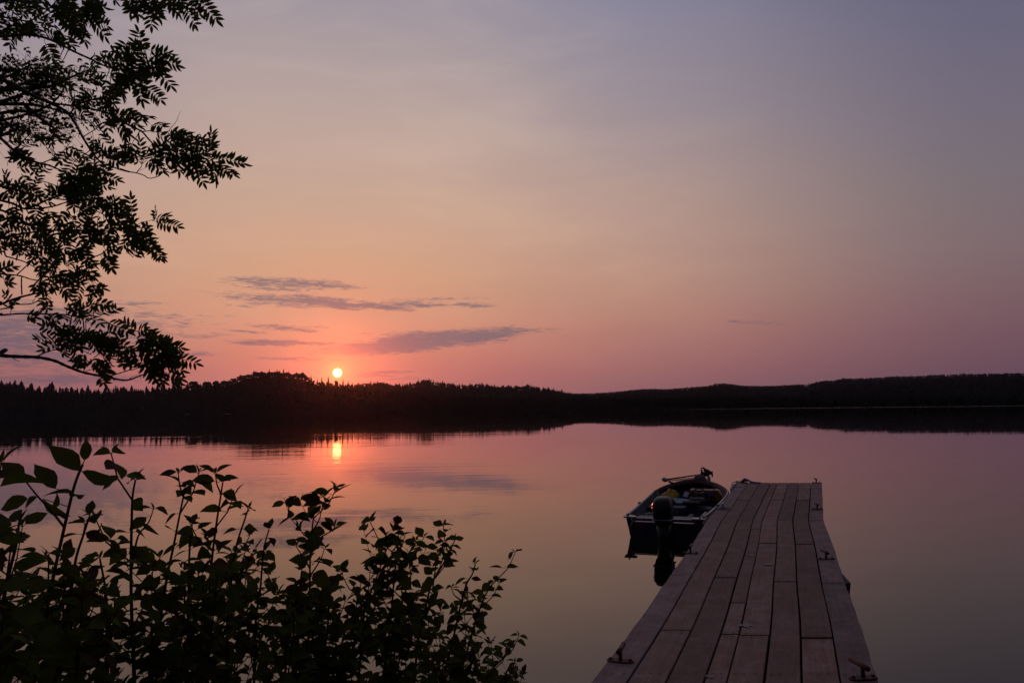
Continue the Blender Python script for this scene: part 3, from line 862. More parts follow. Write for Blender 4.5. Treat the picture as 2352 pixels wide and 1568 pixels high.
for x in xsb:
    b_, g_, cb, cz, kz = hull(x)
    b_ = max(b_, .01); cb = max(cb, .004)
    prof_ = [(0, kz), (cb * .5, lerp(kz, cz, .55)), (cb, cz), (lerp(cb, b_, .45), lerp(cz, g_, .40)), (lerp(cb, b_, .85), lerp(cz, g_, .8)), (b_, g_)]
    inn = [(max(.003, b_ - .035), g_), (max(.003, lerp(cb, b_, .5) - .05), max(.07, lerp(cz, g_, .42))), (max(.002, cb - .05), max(.06, cz + .05)), (0, max(.06, kz + .06))]
    vs += [Vector((x, y, z)) for y, z in prof_ + inn] + [Vector((x, -y, z)) for y, z in prof_ + inn]
n = 10
fs, fi = [], []
for j in range(len(xsb) - 1):
    for sd_, o in ((1, 0), (-1, n)):
        for q in range(n - 1):
            a, b2 = j * 2 * n + o + q, (j + 1) * 2 * n + o + q
            f = (a, b2, b2 + 1, a + 1) if sd_ > 0 else (a, a + 1, b2 + 1, b2)
            (fs if q < 6 else fi).append(f)
e = (len(xsb) - 1) * 2 * n
fs.append(tuple(e + q for q in range(6)) + tuple(e + n + q for q in range(5, 0, -1)))
mb.add(vs, fs, M['hullblue'], True)
mb.add(vs, fi, M['innerblue'], True)
mb.build('hull', boat)
mb = MB()                                                          # transom
tv = []
for x in (-.03, .03):
    for y, z in ((-.69, .36), (-.66, .30), (-.62, .05), (-.60, -.02), (-.3, -.06), (0, -.10), (.3, -.06), (.60, -.02), (.62, .05), (.66, .30), (.69, .36), (.55, .345), (.54, .265), (-.54, .265), (-.55, .345)):
        tv.append(Vector((x, y, z)))
k = 15
mb.add(tv, [tuple(range(k)), tuple(range(2 * k - 1, k - 1, -1))] + [(i, k + i, k + (i + 1) % k, (i + 1) % k) for i in range(k)], M['hullblue'])
tr = mb.build('transom', boat)
for z0, x0, h_ in ((.275, -.0, .018), (.325, .11, .016)):
    mb = MB(); mb.box((x0, 0, z0), (.10 if x0 == 0 else .05, 1.07 if x0 == 0 else 1.2, h_), M['alu'], None, .005); mb.build('ledge', tr)
mb = MB(); mb.box((-.036, .42, .215), (.008, .17, .05), mat('red reflector', (.18, .012, .01), .3), None, .002); mb.build('reflector', tr)
mb = MB(); mb.box((-.034, -.25, .19), (.006, .3, .07), M['black'], None, .002); mb.build('plate', tr)
for sy in (1, -1):
    mb = MB()
    mb.add([Vector(p) for p in ((-.07, sy * .72, .37), (-.07, sy * .50, .37), (.04, sy * .50, .37), (.20, sy * .66, .37), (.20, sy * .735, .37), (-.07, sy * .72, .345), (-.07, sy * .50, .345), (.04, sy * .50, .345), (.20, sy * .66, .345), (.20, sy * .735, .345))],
           [(0, 1, 2, 3, 4), (9, 8, 7, 6, 5), (0, 5, 6, 1), (1, 6, 7, 2), (2, 7, 8, 3), (3, 8, 9, 4), (4, 9, 5, 0)], M['alu'])
    mb.tube([Vector((-.01, sy * .64, .37)), Vector((-.01, sy * .64, .41))], .014, M['rustdark'], 8)
    mb.build('stern_corner', boat)
    mb = MB()
    gp = [Vector((x, sy * (hull(x)[0] - .01), hull(x)[1] + .012)) for x in np.linspace(.1, 3.62, 26)]
    mb.tube(gp, .026, M['alu'], 8)
    gw = mb.build('gunwale', boat)
    mb = MB(); x = 1.66
    mb.box((x, sy * (hull(x)[0] + .005), hull(x)[1] + .03), (.09, .05, .05), M['rustdark'], None, .01)
    mb.tube([Vector((x, sy * hull(x)[0], hull(x)[1] + .02)), Vector((x, sy * hull(x)[0], hull(x)[1] + .06))], .010, M['rustdark'], 8)
    mb.build('oarlock', gw)
# bow deck: broad covering board round the bow
out_ = [(3.45, .80), (3.6, .795), (3.75, .76), (4.0, .685), (4.2, .60), (4.4, .50), (4.55, .39), (4.68, .26), (4.76, .12), (4.79, 0)]
inn_ = [(3.45, .755), (3.6, .72), (3.75, .66), (3.96, .56), (4.10, .47), (4.22, .37), (4.30, .27), (4.35, .17), (4.37, .08), (4.375, 0)]
mb = MB()
def full(l):
    return l + [(x, -y) for x, y in l[-2::-1]]
oo, ii = full(out_), full(inn_)
vs = []
for (xo, yo), (xi, yi) in zip(oo, ii):
    gz = hull(min(xo, 4.78))[1]
    zi = gz + .045 if xi > 3.7 else gz + .02
    vs += [Vector((xo + .012, yo * 1.03, gz - .05)), Vector((xo + .012, yo * 1.03, gz + .015)), Vector((lerp(xo, xi, .45), lerp(yo, yi, .45), lerp(gz, zi, .5) + .03)), Vector((xi, yi, zi)), Vector((xi, yi, zi - .07))]
fs = [(j * 5 + q, (j + 1) * 5 + q, (j + 1) * 5 + q + 1, j * 5 + q + 1) for j in range(len(oo) - 1) for q in range(4)]
mb.add(vs, fs, M['deckred'], True)
mb.build('bow_deck', boat)
mb = MB(); mb.add([Vector((x, y, z)) for x, y, z in ((.05, .60, .085), (.05, -.60, .085), (2.9, -.62, .085), (2.9, .62, .085), (4.0, -.32, .15), (4.0, .32, .15))], [(0, 1, 2, 3), (3, 2, 4, 5)], M['floor']); mb.build('floor', boat)
mb = MB(); mb.box((.58, 0, .19), (.42, 1.22, .2), M['innerblue'], None, .02); mb.build('stern_bench', boat)
mb = MB(); mb.box((2.25, .05, .18), (.36, 1.30, .22), M['innerblue'], None, .02); mb.build('bench', boat)
# helm: plywood console and wheel
mb = MB()
cv = [(-.03, .34), (-.03, .53), (-.05, .555), (-.64, .555), (-.77, .36), (-.77, .34)]
vs = [Vector((3.02, y, z)) for y, z in cv] + [Vector((3.36, y, z)) for y, z in cv]
k = len(cv)
mb.add(vs, [tuple(range(k)), tuple(range(2 * k - 1, k - 1, -1))] + [(i, k + i, k + (i + 1) % k, (i + 1) % k) for i in range(k)], M['wood'])
mb.box((3.2, -.4, .21), (.26, .6, .26), M['floor'])
con = mb.build('console', boat)
mb = MB(); mb.box((3.012, -.45, .475), (.012, .20, .06), M['bluelabel'], None, .003); mb.build('gauge_label', con)
mb = MB(); mb.box((3.012, -.53, .405), (.02, .08, .085), M['black'], None, .004); mb.tube([(3.0, -.40, .40), (3.02, -.40, .40)], .03, M['black'], 12); mb.build('switch_panel', con)
mb = MB(); mb.tube([(3.15, -.55, .55), (3.15, -.55, .61)], .012, M['black'], 8); mb.ball((3.15, -.55, .615), .02, M['black'], 8, 5); mb.build('lever', con)
wr = Matrix.Rotation(R(-28), 3, 'Y')
wc = Vector((2.93, -.27, .475))
wh = bpy.data.objects.new('steering_wheel', None); COL.objects.link(wh); wh.parent = boat; wh.location = wc
mb = MB(); mb.tube([wr @ Vector((0, .148 * math.cos(a), .148 * math.sin(a))) for a in np.linspace(0, 2 * math.pi, 29)], .014, M['black'], 8, False); mb.build('rim', wh)
mb = MB()
for a in (R(30), R(150), R(270)):
    d_ = Vector((0, math.cos(a), math.sin(a))); s_ = Vector((0, -math.sin(a), math.cos(a)))
    pts = [d_ * .03 + s_ * .018, d_ * .142 + s_ * .012, d_ * .142 - s_ * .012, d_ * .03 - s_ * .018]
    vs = [wr @ (p + Vector((-.004, 0, 0))) for p in pts] + [wr @ (p + Vector((.006, 0, 0))) for p in pts]
    mb.add(vs, [(0, 1, 2, 3), (7, 6, 5, 4), (0, 4, 5, 1), (1, 5, 6, 2), (2, 6, 7, 3), (3, 7, 4, 0)], M['alu'])
mb.build('spokes', wh)
mb = MB(); mb.ball((-.01, 0, 0), (.022, .036, .036), M['black'], 12, 8); mb.tube([(0, 0, 0), wr @ Vector((.12, 0, 0))], .018, M['black'], 8); mb.build('hub', wh)
# folding seat on the bench
mb = MB(); mb.box((2.2, -.20, .375), (.38, .36, .09), M['seat'], Matrix.Rotation(R(6), 3, 'Y'), .035)
mb.box((2.36, -.30, .40), (.16, .34, .14), M['seat'], Matrix.Rotation(R(20), 3, 'Y'), .04); mb.box((2.22, -.2, .31), (.2, .2, .06), M['black'])
mb.build('seat', boat)
# outboard motor
ob = bpy.data.objects.new('outboard_motor', None); COL.objects.link(ob); ob.parent = boat; ob.location = (-.02, -.05, 0)
def loft(mb, secs, mt, n=24, pw=.55):
    vs = []
    for (z, cx, hx, hy) in secs:
        for i in range(n):
            a = 2 * math.pi * i / n
            c, s = math.cos(a), math.sin(a)
            vs.append(Vector((cx + hx * math.copysign(abs(c) ** pw, c), hy * math.copysign(abs(s) ** pw, s), z)))
    fs = [(j * n + i, j * n + (i + 1) % n, (j + 1) * n + (i + 1) % n, (j + 1) * n + i) for j in range(len(secs) - 1) for i in range(n)]
    fs += [tuple(range(n - 1, -1, -1)), tuple((len(secs) - 1) * n + i for i in range(n))]
    mb.add(vs, fs, mt, True)
mb = MB()
loft(mb, [(.385, -.30, .215, .150), (.40, -.30, .235, .163), (.50, -.30, .245, .172), (.60, -.30, .240, .170), (.68, -.295, .225, .158), (.725, -.285, .20, .142), (.755, -.27, .155, .118), (.768, -.25, .09, .075)], M['cowl'])
cw = mb.build('cowling', ob)
mb = MB(); loft(mb, [(.265, -.28, .16, .10), (.30, -.29, .20, .135), (.375, -.30, .225, .155), (.388, -.30, .225, .155)], M['black']); mb.build('lower_cowling', ob)
mb = MB(); mb.box((-.30, 0, .392), (.478, .334, .012), M['greyp'], None, .004); mb.build('trim_band', ob)
for i in range(3):
    mb = MB(); mb.box((-.548 + .0 * i, .0, .62 - .022 * i), (.012, .15, .008), M['black'], None, .002); mb.build('vent_slot', cw)
glintm = mat('red sun glint disc', (.7, .16, .06), .03, 1.0, var=.05)  # sun glint on the cowl, made as added red discs and beads
for dy, dz in ((0, .615), (.02, .565)):
    c_ = Vector((-.475, .152 + dy * .3, dz + .04))
    wp = BW(-.02 + c_.x, -.05 + c_.y, c_.z)
    hv = BI @ (sd + (CAM - wp).normalized()).normalized()
    rq = hv.to_track_quat('Z', 'X').to_matrix()
    mb = MB(); mb.tube([c_ - hv * .01, c_ + hv * .006], .021, glintm, 14, True, False); mb.build('lens', cw)  # added mirror disc, turned to throw the sun at the camera
    mb = MB(); mb.ball((-.475, .158, dz), (.022, .012, .011), mat('red sun glint bead', (.35, .05, .02), .12, coat=1.0), 10, 6); mb.build('lens', cw)  # added bead, red colour standing in for the sun glint
mb = MB(); loft(mb, [(-.55, -.26, .06, .018), (-.30, -.26, .11, .035), (-.28, -.26, .15, .10), (-.265, -.26, .15, .10), (-.25, -.26, .10, .05), (-.10, -.26, .12, .085), (.06, -.25, .15, .12), (.28, -.27, .17, .125)], M['black'], 16, .8); mb.build('leg', ob)
mb = MB()
for sy in (-.11, .11):
    mb.box((-.03, sy, .22), (.10, .028, .26), M['rustdark'], None, .006)
    mb.tube([(.06, sy, .21), (.12, sy, .21)], .012, M['rustdark'], 8)
mb.box((-.10, 0, .25), (.08, .2, .10), M['rustdark'], None, .01)
mb.build('clamp_bracket', ob)
mb = MB(); mb.tube([(-.05, .10, .30), (.12, .16, .31), (.30, .20, .27)], .012, M['black'], 8); mb.build('fuel_hose', ob)
# bow mounted electric motor, stowed across the bow
bt = bpy.data.objects.new('trolling_motor', None); COL.objects.link(bt); bt.parent = boat
BTL = Vector((4.55, -.08, .62)); bt.location = BTL
def Z4(x, y):
    return (2480 + x * .22109) * .57422, (1840 + y * .22109) * .57422
def BL(x, y, d):                       # point in boat space, relative to the mount
    return BI @ (P(*Z4(x, y), d) - BC) - BTL
dm = 18.55
mb = MB()
loft(mb, [(-.02, -.03, .15, .17), (.03, -.03, .14, .16), (.09, -.02, .11, .12), (.13, 0, .08, .09)], M['deckred'], 20, .7); mb.build('pedestal', bt)
mb = MB(); a_, b_ = BL(1470, 200, dm), BL(1500, 290, dm)
mb.box(BL(1540, 250, dm), (.12, .20, .11), M['black'], None, .02)
mb.box(BL(1478, 225, dm), (.08, .035, .17), M['black'], None, .01)
mb.box(BL(1668, 250, dm), (.08, .03, .14), M['black'], None, .01)
mb.build('mount', bt)
mb = MB(); c_ = BL(1590, 205, dm); d_ = (BL(1680, 255, dm) - BL(1520, 165, dm)).normalized()
q_ = d_.to_track_quat('X', 'Z').to_matrix()
mb.ball(c_, (.125, .048, .048), M['black'], 14, 10, q_); mb.build('motor_pod', bt)
mb = MB()                                                          # curved propeller blade
bp = [(1450, 148, .010), (1475, 128, .028), (1505, 122, .036), (1530, 135, .040), (1548, 165, .034), (1545, 195, .022)]
vs = []
for x, y, w_ in bp:
    c_ = BL(x, y + 10, dm)
    for dx, dz in ((-.006, -w_ * .6), (.012, -w_ * .6), (.012, w_ * .4), (-.006, w_ * .4)):
        vs.append(c_ + Vector((dx, 0, dz)))
fs = [(j * 4 + i, j * 4 + (i + 1) % 4, j * 4 + 4 + (i + 1) % 4, j * 4 + 4 + i) for j in range(len(bp) - 1) for i in range(4)] + [(3, 2, 1, 0), tuple(len(vs) - 4 + i for i in range(4))]
mb.add(vs, fs, M['black'], True); mb.build('propeller', bt)
h0, h1 = BL(1460, 258, dm), BL(850, 345, dm - .35)
mb = MB(); mb.tube([h0, h1], .016, M['rustdark'], 8); mb.build('shaft', bt)
mb = MB(); pts = []
for i in range(15 * 10 + 1):
    t = i / 150; c_ = h0.lerp(h1, .16 + .80 * t); a = 2 * math.pi * i / 10
    sag = .05 * (1 - t) ** .7 + .018
    pts.append(c_ + Vector((.022 * math.sin(a), 0, -sag + .024 * math.cos(a))))
mb.tube(pts, .008, M['black'], 5)
mb.tube([pts[0], h0 + Vector((0, 0, -.03)), h0 + Vector((0, -.04, .0))], .0055, M['black'], 5)
mb.build('coil_cord', bt)
mb = MB(); d_ = (BL(770, 335, dm - .35) - BL(850, 365, dm - .35)).normalized(); q_ = d_.to_track_quat('X', 'Z').to_matrix()
hc = BL(808, 352, dm - .37)
mb.box(hc, (.14, .09, .095), M['greyp'], q_, .035); mb.build('head', bt)
mb = MB(); mb.tube([BL(880, 385, dm - .37), BL(950, 412, dm - .37), BL(1015, 437, dm - .37)], [.018, .022, .021], M['black'], 8)
mb.tube([h1, BL(860, 330, dm - .36), BL(880, 385, dm - .37)], .012, M['black'], 6); mb.build('tiller_handle', bt)
mb = MB(); mb.box(BL(1608, 350, dm - .55), (.03, .075, .15), M['white'], Matrix.Rotation(R(-10), 3, 'Y'), .008); mb.build('battery_plug', bt)
# things lying in the boat
def inboat(name, mb, loc, label, cat, group=None, rz=0.0):
    o = mb.build(name)
    o.location = BW(*loc); o.rotation_euler = (0, 0, math.pi / 2 - BH + rz)
    return tag(o, label, cat, group)
mb = MB()
rr = random.Random(3); nu, nv = 20, 12; vs = []
for j in range(nv + 1):
    t = math.pi * j / nv
    for i in range(nu):
        a = 2 * math.pi * i / nu
        k = 1 + .16 * math.sin(3 * a + 2 * t) + .12 * math.sin(5 * a - 3 * t + 1) + .08 * math.sin(9 * a + 5 * t)
        z_ = .13 * k * math.cos(t) - (.05 if math.cos(a) < -.3 else 0) * math.sin(t)
        vs.append(Vector((.15 * k * math.sin(t) * math.cos(a), .20 * k * math.sin(t) * math.sin(a) , z_ + .04 * math.sin(a * 2))))
mb.add(vs, [(j * nu + i, (j + 1) * nu + i, (j + 1) * nu + (i + 1) % nu, j * nu + (i + 1) % nu) for j in range(nv) for i in range(nu)], M['yellow'], True)
mb.box((-.06, .02, -.12), (.16, .18, .14), M['black'], None, .03)
inboat('raincoat', mb, (2.92, .34, .40), 'crumpled yellow raincoat lying on the port side of the boat', 'raincoat')
mb = MB(); vs = []
for i in range(5):
    for j in range(4):
        vs.append(Vector((-.15 + .075 * i, -.16 + .107 * j, .02 * math.sin(i * 1.3) * math.cos(j) + .055 * i / 4)))
up_ = [(i * 4 + j, (i + 1) * 4 + j, (i + 1) * 4 + j + 1, i * 4 + j + 1) for i in range(4) for j in range(3)]
mb.add(vs + [v - Vector((0, 0, .006)) for v in vs], up_ + [tuple(q + 20 for q in f[::-1]) for f in up_], M['paper'])
inboat('map_sheet', mb, (2.62, .06, .345), 'pale folded map sheet lying between the yellow raincoat and grey seat', 'map', rz=.5)
mb = MB(); mb.box((0, 0, .06), (.02, .10, .13), M['white'], Matrix.Rotation(R(35), 3, 'Y') @ Matrix.Rotation(R(20), 3, 'X'), .006); mb.box((.05, 0, .0), (.1, .06, .02), M['black'])
inboat('card', mb, (2.98, .02, .40), 'small white card propped up beside the yellow raincoat', 'card')
mb = MB(); mb.box((0, 0, .08), (.2, .2, .15), M['black'], None, .015); mb.box((0, 0, .158), (.21, .21, .02), M['rustdark'], None, .008)
inboat('tackle_box', mb, (1.28, .50, .086), 'dark tackle box against the port side of the boat', 'box')
mb = MB(); mb.tube([(0, 0, 0), (0, 0, .012)], [.042, .04], M['white'], 16); mb.tube([(0, 0, .012), (0, 0, .018)], [.03, .028], M['white'], 16)
inboat('jar_lid', mb, (1.28, .50, .256), 'round white lid on top of the dark tackle box', 'lid')
mb = MB(); mb.tube([(0, 0, 0), (0, 0, .15), (0, 0, .17), (0, 0, .19)], [.034, .034, .018, .016], M['black'], 14)
inboat('bottle', mb, (1.75, .03, .086), 'dark upright bottle on the boat floor behind the outboard', 'bottle')
for i in range(3):
    mb = MB(); mb.tube([(0, 0, 0), (0, 0, .085), (0, 0, .13)], [.034, .036, .036], M['white'], 14); mb.tube([(0, 0, .13), (0, 0, .142)], [.038, .034], M['greyp'], 14)
    inboat('canister', mb, (1.30 + .15 * i, -.27 - .005 * i, .086), ['white canister nearest the transom in the row of three', 'middle white canister in the row of three', 'white canister nearest the grey seat in the row of three'][i], 'canister', 'white canisters in the boat')
mb = MB(); mb.tube([(-.32, 0, 0), (.34, -.03, .02)], .017, M['white'], 8); mb.box((-.30, 0, .0), (.1, .05, .04), M['black'], None, .01)
mb.tube([(.34, -.03, .02), (.9, -.05, .03)], [.012, .005], M['rustdark'], 6)
inboat('fishing_rod', mb, (.62, -.60, .335), 'fishing rod with pale grip resting along the starboard gunwale', 'fishing rod')
# mooring line from the pale cleat down to the gunwale
mb = MB()
gz = BW(2.05, -.80, .42)
loop(qw, tw, ww, .035, .07, .03, 3, .007, M['whiterope'], 2)
loop(qw + ww * .02, tw, ww, .10, .05, .014, 1, .007, M['whiterope'], 5)
mb.tube([qw + ww * .0 + Vector((0, 0, .09)), qw + ww * .05 + Vector((0, 0, .10)), qw + ww * .11 - tw * .02 + Vector((0, 0, .03)), qw + ww * .05 - tw * .05 + Vector((0, 0, .014)), qw - ww * .11 - tw * .03 + Vector((0, 0, .014))], .007, M['whiterope'], 6)
ed = dockpt(0, qw.y)[0]
mb.tube([qw - ww * .03 + Vector((0, 0, .06)), ed + Vector((-.03, 0, .02)), ed.lerp(gz, .5) - Vector((0, 0, .06)), gz], .007, M['whiterope'], 6)
tag(mb.build('rope', None, tuple(qw)), 'pale mooring rope tied round the galvanised cleat beside the boat', 'rope')
mb = MB()
mb.tube([BW(-.05, .60, .36), BW(-.075, .55, .30), BW(-.06, .58, .22), BW(-.05, .62, .17)], .009, M['whiterope'], 6)
tag(mb.build('rope', None, tuple(BW(-.02, .66, .37))), 'short rope end hanging from the port stern corner of the boat', 'rope')
mb = MB()
mb.tube([BW(3.45, .80, .47), BW(3.47, .74, .49), BW(3.40, .70, .40), BW(3.2, .66, .36)], .008, M['yellowrope'], 6)
tag(mb.build('rope', None, tuple(BW(3.45, .80, .47))), 'yellow cord tied over the port gunwale of the boat', 'rope')

# ------------------------------------------------------------------ rowan tree on the left
REG = {1: (0, 0, .25515), 2: (400, 0, .28694), 3: (0, 380, .25515), 4: (480, 420, .24232), 5: (0, 740, .25515), 6: (300, 780, .22954), 7: (0, 1120, .28063), 8: (380, 1180, .24230)}
KS = 0.57422
def RG(k, p):
    ox, oy, s = REG[k]
    return (ox + p[0] * s) * KS, (oy + p[1] * s) * KS
def spline(pts, n=5):
    out = []
    for i in range(len(pts) - 1):
        p0, p1, p2, p3 = pts[max(0, i - 1)], pts[i], pts[i + 1], pts[min(len(pts) - 1, i + 2)]
        for j in range(n):
            t = j / n
            out.append(0.5 * ((2 * p1) + (p2 - p0) * t + (2 * p0 - 5 * p1 + 4 * p2 - p3) * t * t + (3 * p1 - p0 - 3 * p2 + p3) * t ** 3))
    out.append(pts[-1])
    return out
# limbs traced over the photograph: (region, points, start depth, end depth, start and end thickness in px)
BR = [
 (1, [(-60, 545), (0, 575), (280, 555), (430, 545), (640, 575), (800, 630), (900, 675), (1200, 830), (1400, 920), (1580, 1010), (1760, 1070), (1950, 1085), (2250, 1060), (2450, 1000)], 3.9, 3.6, 8, 3.6),
 (1, [(-60, -60), (150, -10), (430, 30), (560, 65), (700, 140), (830, 200), (1020, 240), (1250, 260)], 4.0, 3.8, 6, 3),
 (1, [(-60, 250), (0, 265), (150, 285), (320, 320), (470, 330), (620, 240), (720, 180), (830, 80), (900, 0), (1000, -80)], 3.9, 3.7, 5, 3),
 (1, [(-300, -250), (300, -330), (900, -250), (1400, -190), (1900, -150), (2300, -130), (2900, -60), (3200, 60)], 3.7, 3.5, 8, 3),
 (1, [(1400, -190), (1500, -40), (1540, 150)], 3.62, 3.6, 3.5, 2),
 (1, [(-60, 1235), (0, 1250), (200, 1310), (400, 1430), (600, 1540), (700, 1570), (900, 1670), (1050, 1760), (1150, 1890), (1220, 2010), (1290, 2140), (1400, 2320), (1500, 2460), (1600, 2560), (1750, 2610), (1880, 2660), (2030, 2700)], 4.1, 3.7, 10.5, 3.4),
 (3, [(-60, 405), (0, 400), (250, 350), (450, 290), (600, 240), (750, 170), (850, 100), (940, 0), (1010, -130), (1050, -270)], 4.0, 3.9, 8, 4),
 (3, [(700, 90), (900, 140), (1150, 170), (1350, 200), (1560, 250), (1700, 290), (1900, 400), (2030, 480)], 3.95, 3.75, 7, 5.5),
 (4, [(0, 270), (180, 350), (360, 440), (460, 550), (600, 690), (750, 740), (850, 790), (950, 860), (1080, 920), (1200, 985), (1380, 1045), (1500, 1045)], 3.75, 3.55, 6.5, 2.5),
 (4, [(360, 440), (500, 430), (600, 450), (780, 440), (840, 380), (930, 270), (960, 190), (1005, 105)], 3.72, 3.65, 3.5, .8),
 (4, [(780, 440), (860, 560), (905, 640), (960, 760)], 3.68, 3.62, 2.6, 2),
 (4, [(0, 1050), (150, 1100), (280, 1125), (400, 1165), (480, 1210), (620, 1180), (710, 1115), (830, 1000)], 3.7, 3.6, 4.2, 2),
 (4, [(280, 1110), (320, 1060), (355, 1010), (365, 930)], 3.67, 3.64, 3, 2),
 (4, [(320, 1090), (420, 1040), (490, 1005)], 3.67, 3.64, 1.2, .6),
 (4, [(950, 850), (1100, 800), (1300, 830), (1450, 800), (1560, 800), (1640, 840)], 3.6, 3.5, 2.4, 1.6),
 (3, [(-60, 620), (0, 670), (130, 790), (220, 870), (380, 960), (530, 1040), (650, 1080), (760, 1100), (900, 1160), (1100, 1250), (1250, 1330), (1400, 1420), (1600, 1500)], 3.9, 3.7, 8.5, 3),
 (3, [(650, 1070), (800, 1010), (920, 940), (1000, 870), (1090, 760), (1140, 690), (1220, 595)], 3.8, 3.85, 4, .8),
 (3, [(-60, 400), (0, 430), (150, 490), (280, 560), (420, 570), (600, 560)], 4.3, 4.2, 5, 2.5),
 (3, [(220, 870), (330, 760), (440, 640), (520, 600), (700, 590), (800, 640)], 3.85, 3.8, 4, 2),
 (3, [(530, 1335), (700, 1360), (900, 1430), (1040, 1490), (1200, 1540)], 4.1, 3.9, 3.2, 2.5),
 (3, [(1300, 660), (1380, 610), (1550, 500), (1620, 420)], 3.85, 3.8, 3.5, 2.2),
 (3, [(1540, 980), (1400, 1120), (1330, 1190), (1340, 1320), (1345, 1420)], 3.8, 3.75, 2.6, 1.6),
 (5, [(-60, 10), (0, 20), (200, 50), (350, 100), (480, 150), (650, 180), (820, 205), (1000, 230), (1180, 240)], 4.0, 3.8, 6, 3.5),
 (5, [(-60, 230), (0, 240), (200, 290), (380, 370), (560, 320), (700, 250), (900, 170), (1050, 60), (1160, 0), (1300, -60)], 3.95, 3.75, 6.5, 4),
 (5, [(380, 375), (600, 370), (850, 330), (1050, 270), (1250, 270), (1480, 390), (1640, 470)], 3.9, 3.7, 6, 2.5),
 (5, [(-60, 370), (0, 390), (200, 460), (330, 550), (480, 630), (600, 690), (680, 710), (900, 710), (1200, 710), (1480, 740), (1700, 720), (1950, 690), (2200, 640)], 3.9, 3.65, 6.5, 3),
 (5, [(-60, 850), (0, 840), (200, 790), (400, 755), (650, 725), (800, 720)], 4.0, 3.85, 7, 5),
 (5, [(270, 860), (340, 740), (400, 640), (520, 560), (600, 450), (660, 400)], 3.95, 3.85, 5, 2.5),
 (5, [(680, 720), (850, 830), (1000, 890), (1150, 960), (1280, 1050), (1370, 1100), (1500, 1115), (1620, 1060), (1700, 990), (1900, 920), (2030, 820), (2160, 760)], 3.85, 3.6, 5.5, 2.4),
 (5, [(-60, 1090), (100, 1120), (250, 1160), (400, 1210), (540, 1290), (640, 1400)], 4.0, 3.85, 5, 2),
 (5, [(270, 1400), (400, 1280), (490, 1180), (560, 1100)], 4.0, 3.9, 4, 2.5),
 (5, [(-60, 1380), (0, 1390), (300, 1420), (500, 1480), (700, 1500)], 4.0, 3.9, 5, 3),
 (5, [(500, 1600), (700, 1380), (830, 1250), (1000, 1150)], 3.95, 3.8, 5, 2.5),
 (7, [(-60, 370), (0, 350), (200, 270), (420, 210), (700, 150), (900, 100), (1080, 90), (1150, 40), (1300, -20)], 4.0, 3.7, 6.5, 3),
 (7, [(310, -60), (305, 60), (312, 210)], 3.95, 3.93, 3.6, 4.4),
 (7, [(190, 345), (390, 345), (500, 315), (600, 250), (720, 180), (800, 130)], 3.95, 3.8, 4, 2.5),
 (7, [(460, 310), (500, 260), (540, 205)], 3.9, 3.9, 2, .9),
 (7, [(150, 480), (158, 380), (130, 290), (90, 240)], 3.9, 3.9, 2, 1.4),
 (7, [(-60, 505), (0, 500), (300, 480), (650, 485), (900, 490), (1100, 520), (1300, 510), (1420, 520)], 3.9, 3.65, 5, 3),
 (8, [(60, 400), (180, 440), (300, 500), (450, 540), (600, 570), (720, 610), (800, 680), (870, 750), (950, 880), (980, 1000), (1000, 1100)], 3.65, 3.55, 2.8, 1.8),
 (7, [(-60, 1070), (0, 1075), (250, 1090), (530, 1100), (780, 1150), (950, 1225), (1170, 1310), (1400, 1360), (1550, 1390), (1750, 1425), (1853, 1415), (1980, 1370), (2080, 1330), (2180, 1290)], 3.8, 3.5, 10, 3),
 (7, [(530, 1090), (600, 1050), (680, 1020), (800, 990), (1000, 980), (1150, 1000), (1300, 1060)], 3.7, 3.65, 5, 2.4),
 (7, [(190, 1110), (220, 1135), (285, 1158)], 3.75, 3.74, 3, 1.2),
 (7, [(1190, 1300), (1215, 1250), (1260, 1190), (1330, 1120)], 3.62, 3.6, 3, 2),
 (7, [(1220, 1300), (1310, 1270), (1400, 1230)], 3.62, 3.58, 2.5, 1.5),
 (7, [(1340, 1100), (1420, 1040), (1440, 960), (1380, 900)], 3.62, 3.6, 3, 2),
 (7, [(1420, 1040), (1600, 1120), (1760, 1160), (1830, 1200)], 3.6, 3.57, 2.6, 2),
 (8, [(210, 1345), (400, 1290), (560, 1240), (660, 1220), (800, 1150)], 3.56, 3.52, 4, 2.5),
 (8, [(560, 1390), (620, 1340), (740, 1320)], 3.55, 3.53, 1.8, .9),
 (8, [(700, 1250), (735, 1290), (760, 1330), (750, 1400)], 3.53, 3.53, 1.6, .8),
 (8, [(950, 1100), (1100, 1180), (1250, 1130), (1400, 1060), (1500, 1080)], 3.53, 3.45, 2.5, 1.4),
 (8, [(980, 950), (1080, 900), (1150, 900), (1260, 860)], 3.55, 3.5, 2, 1.2),
 (8, [(1080, 1250), (1180, 1290), (1260, 1370), (1350, 1400)], 3.52, 3.48, 2, 1),
 (6, [(600, 100), (660, 180), (760, 250), (860, 320)], 3.75, 3.7, 2.6, 1.6),
 (6, [(700, 620), (860, 600), (1000, 560), (1170, 480), (1300, 445), (1380, 430)], 3.7, 3.6, 2.6, 1.3),
]
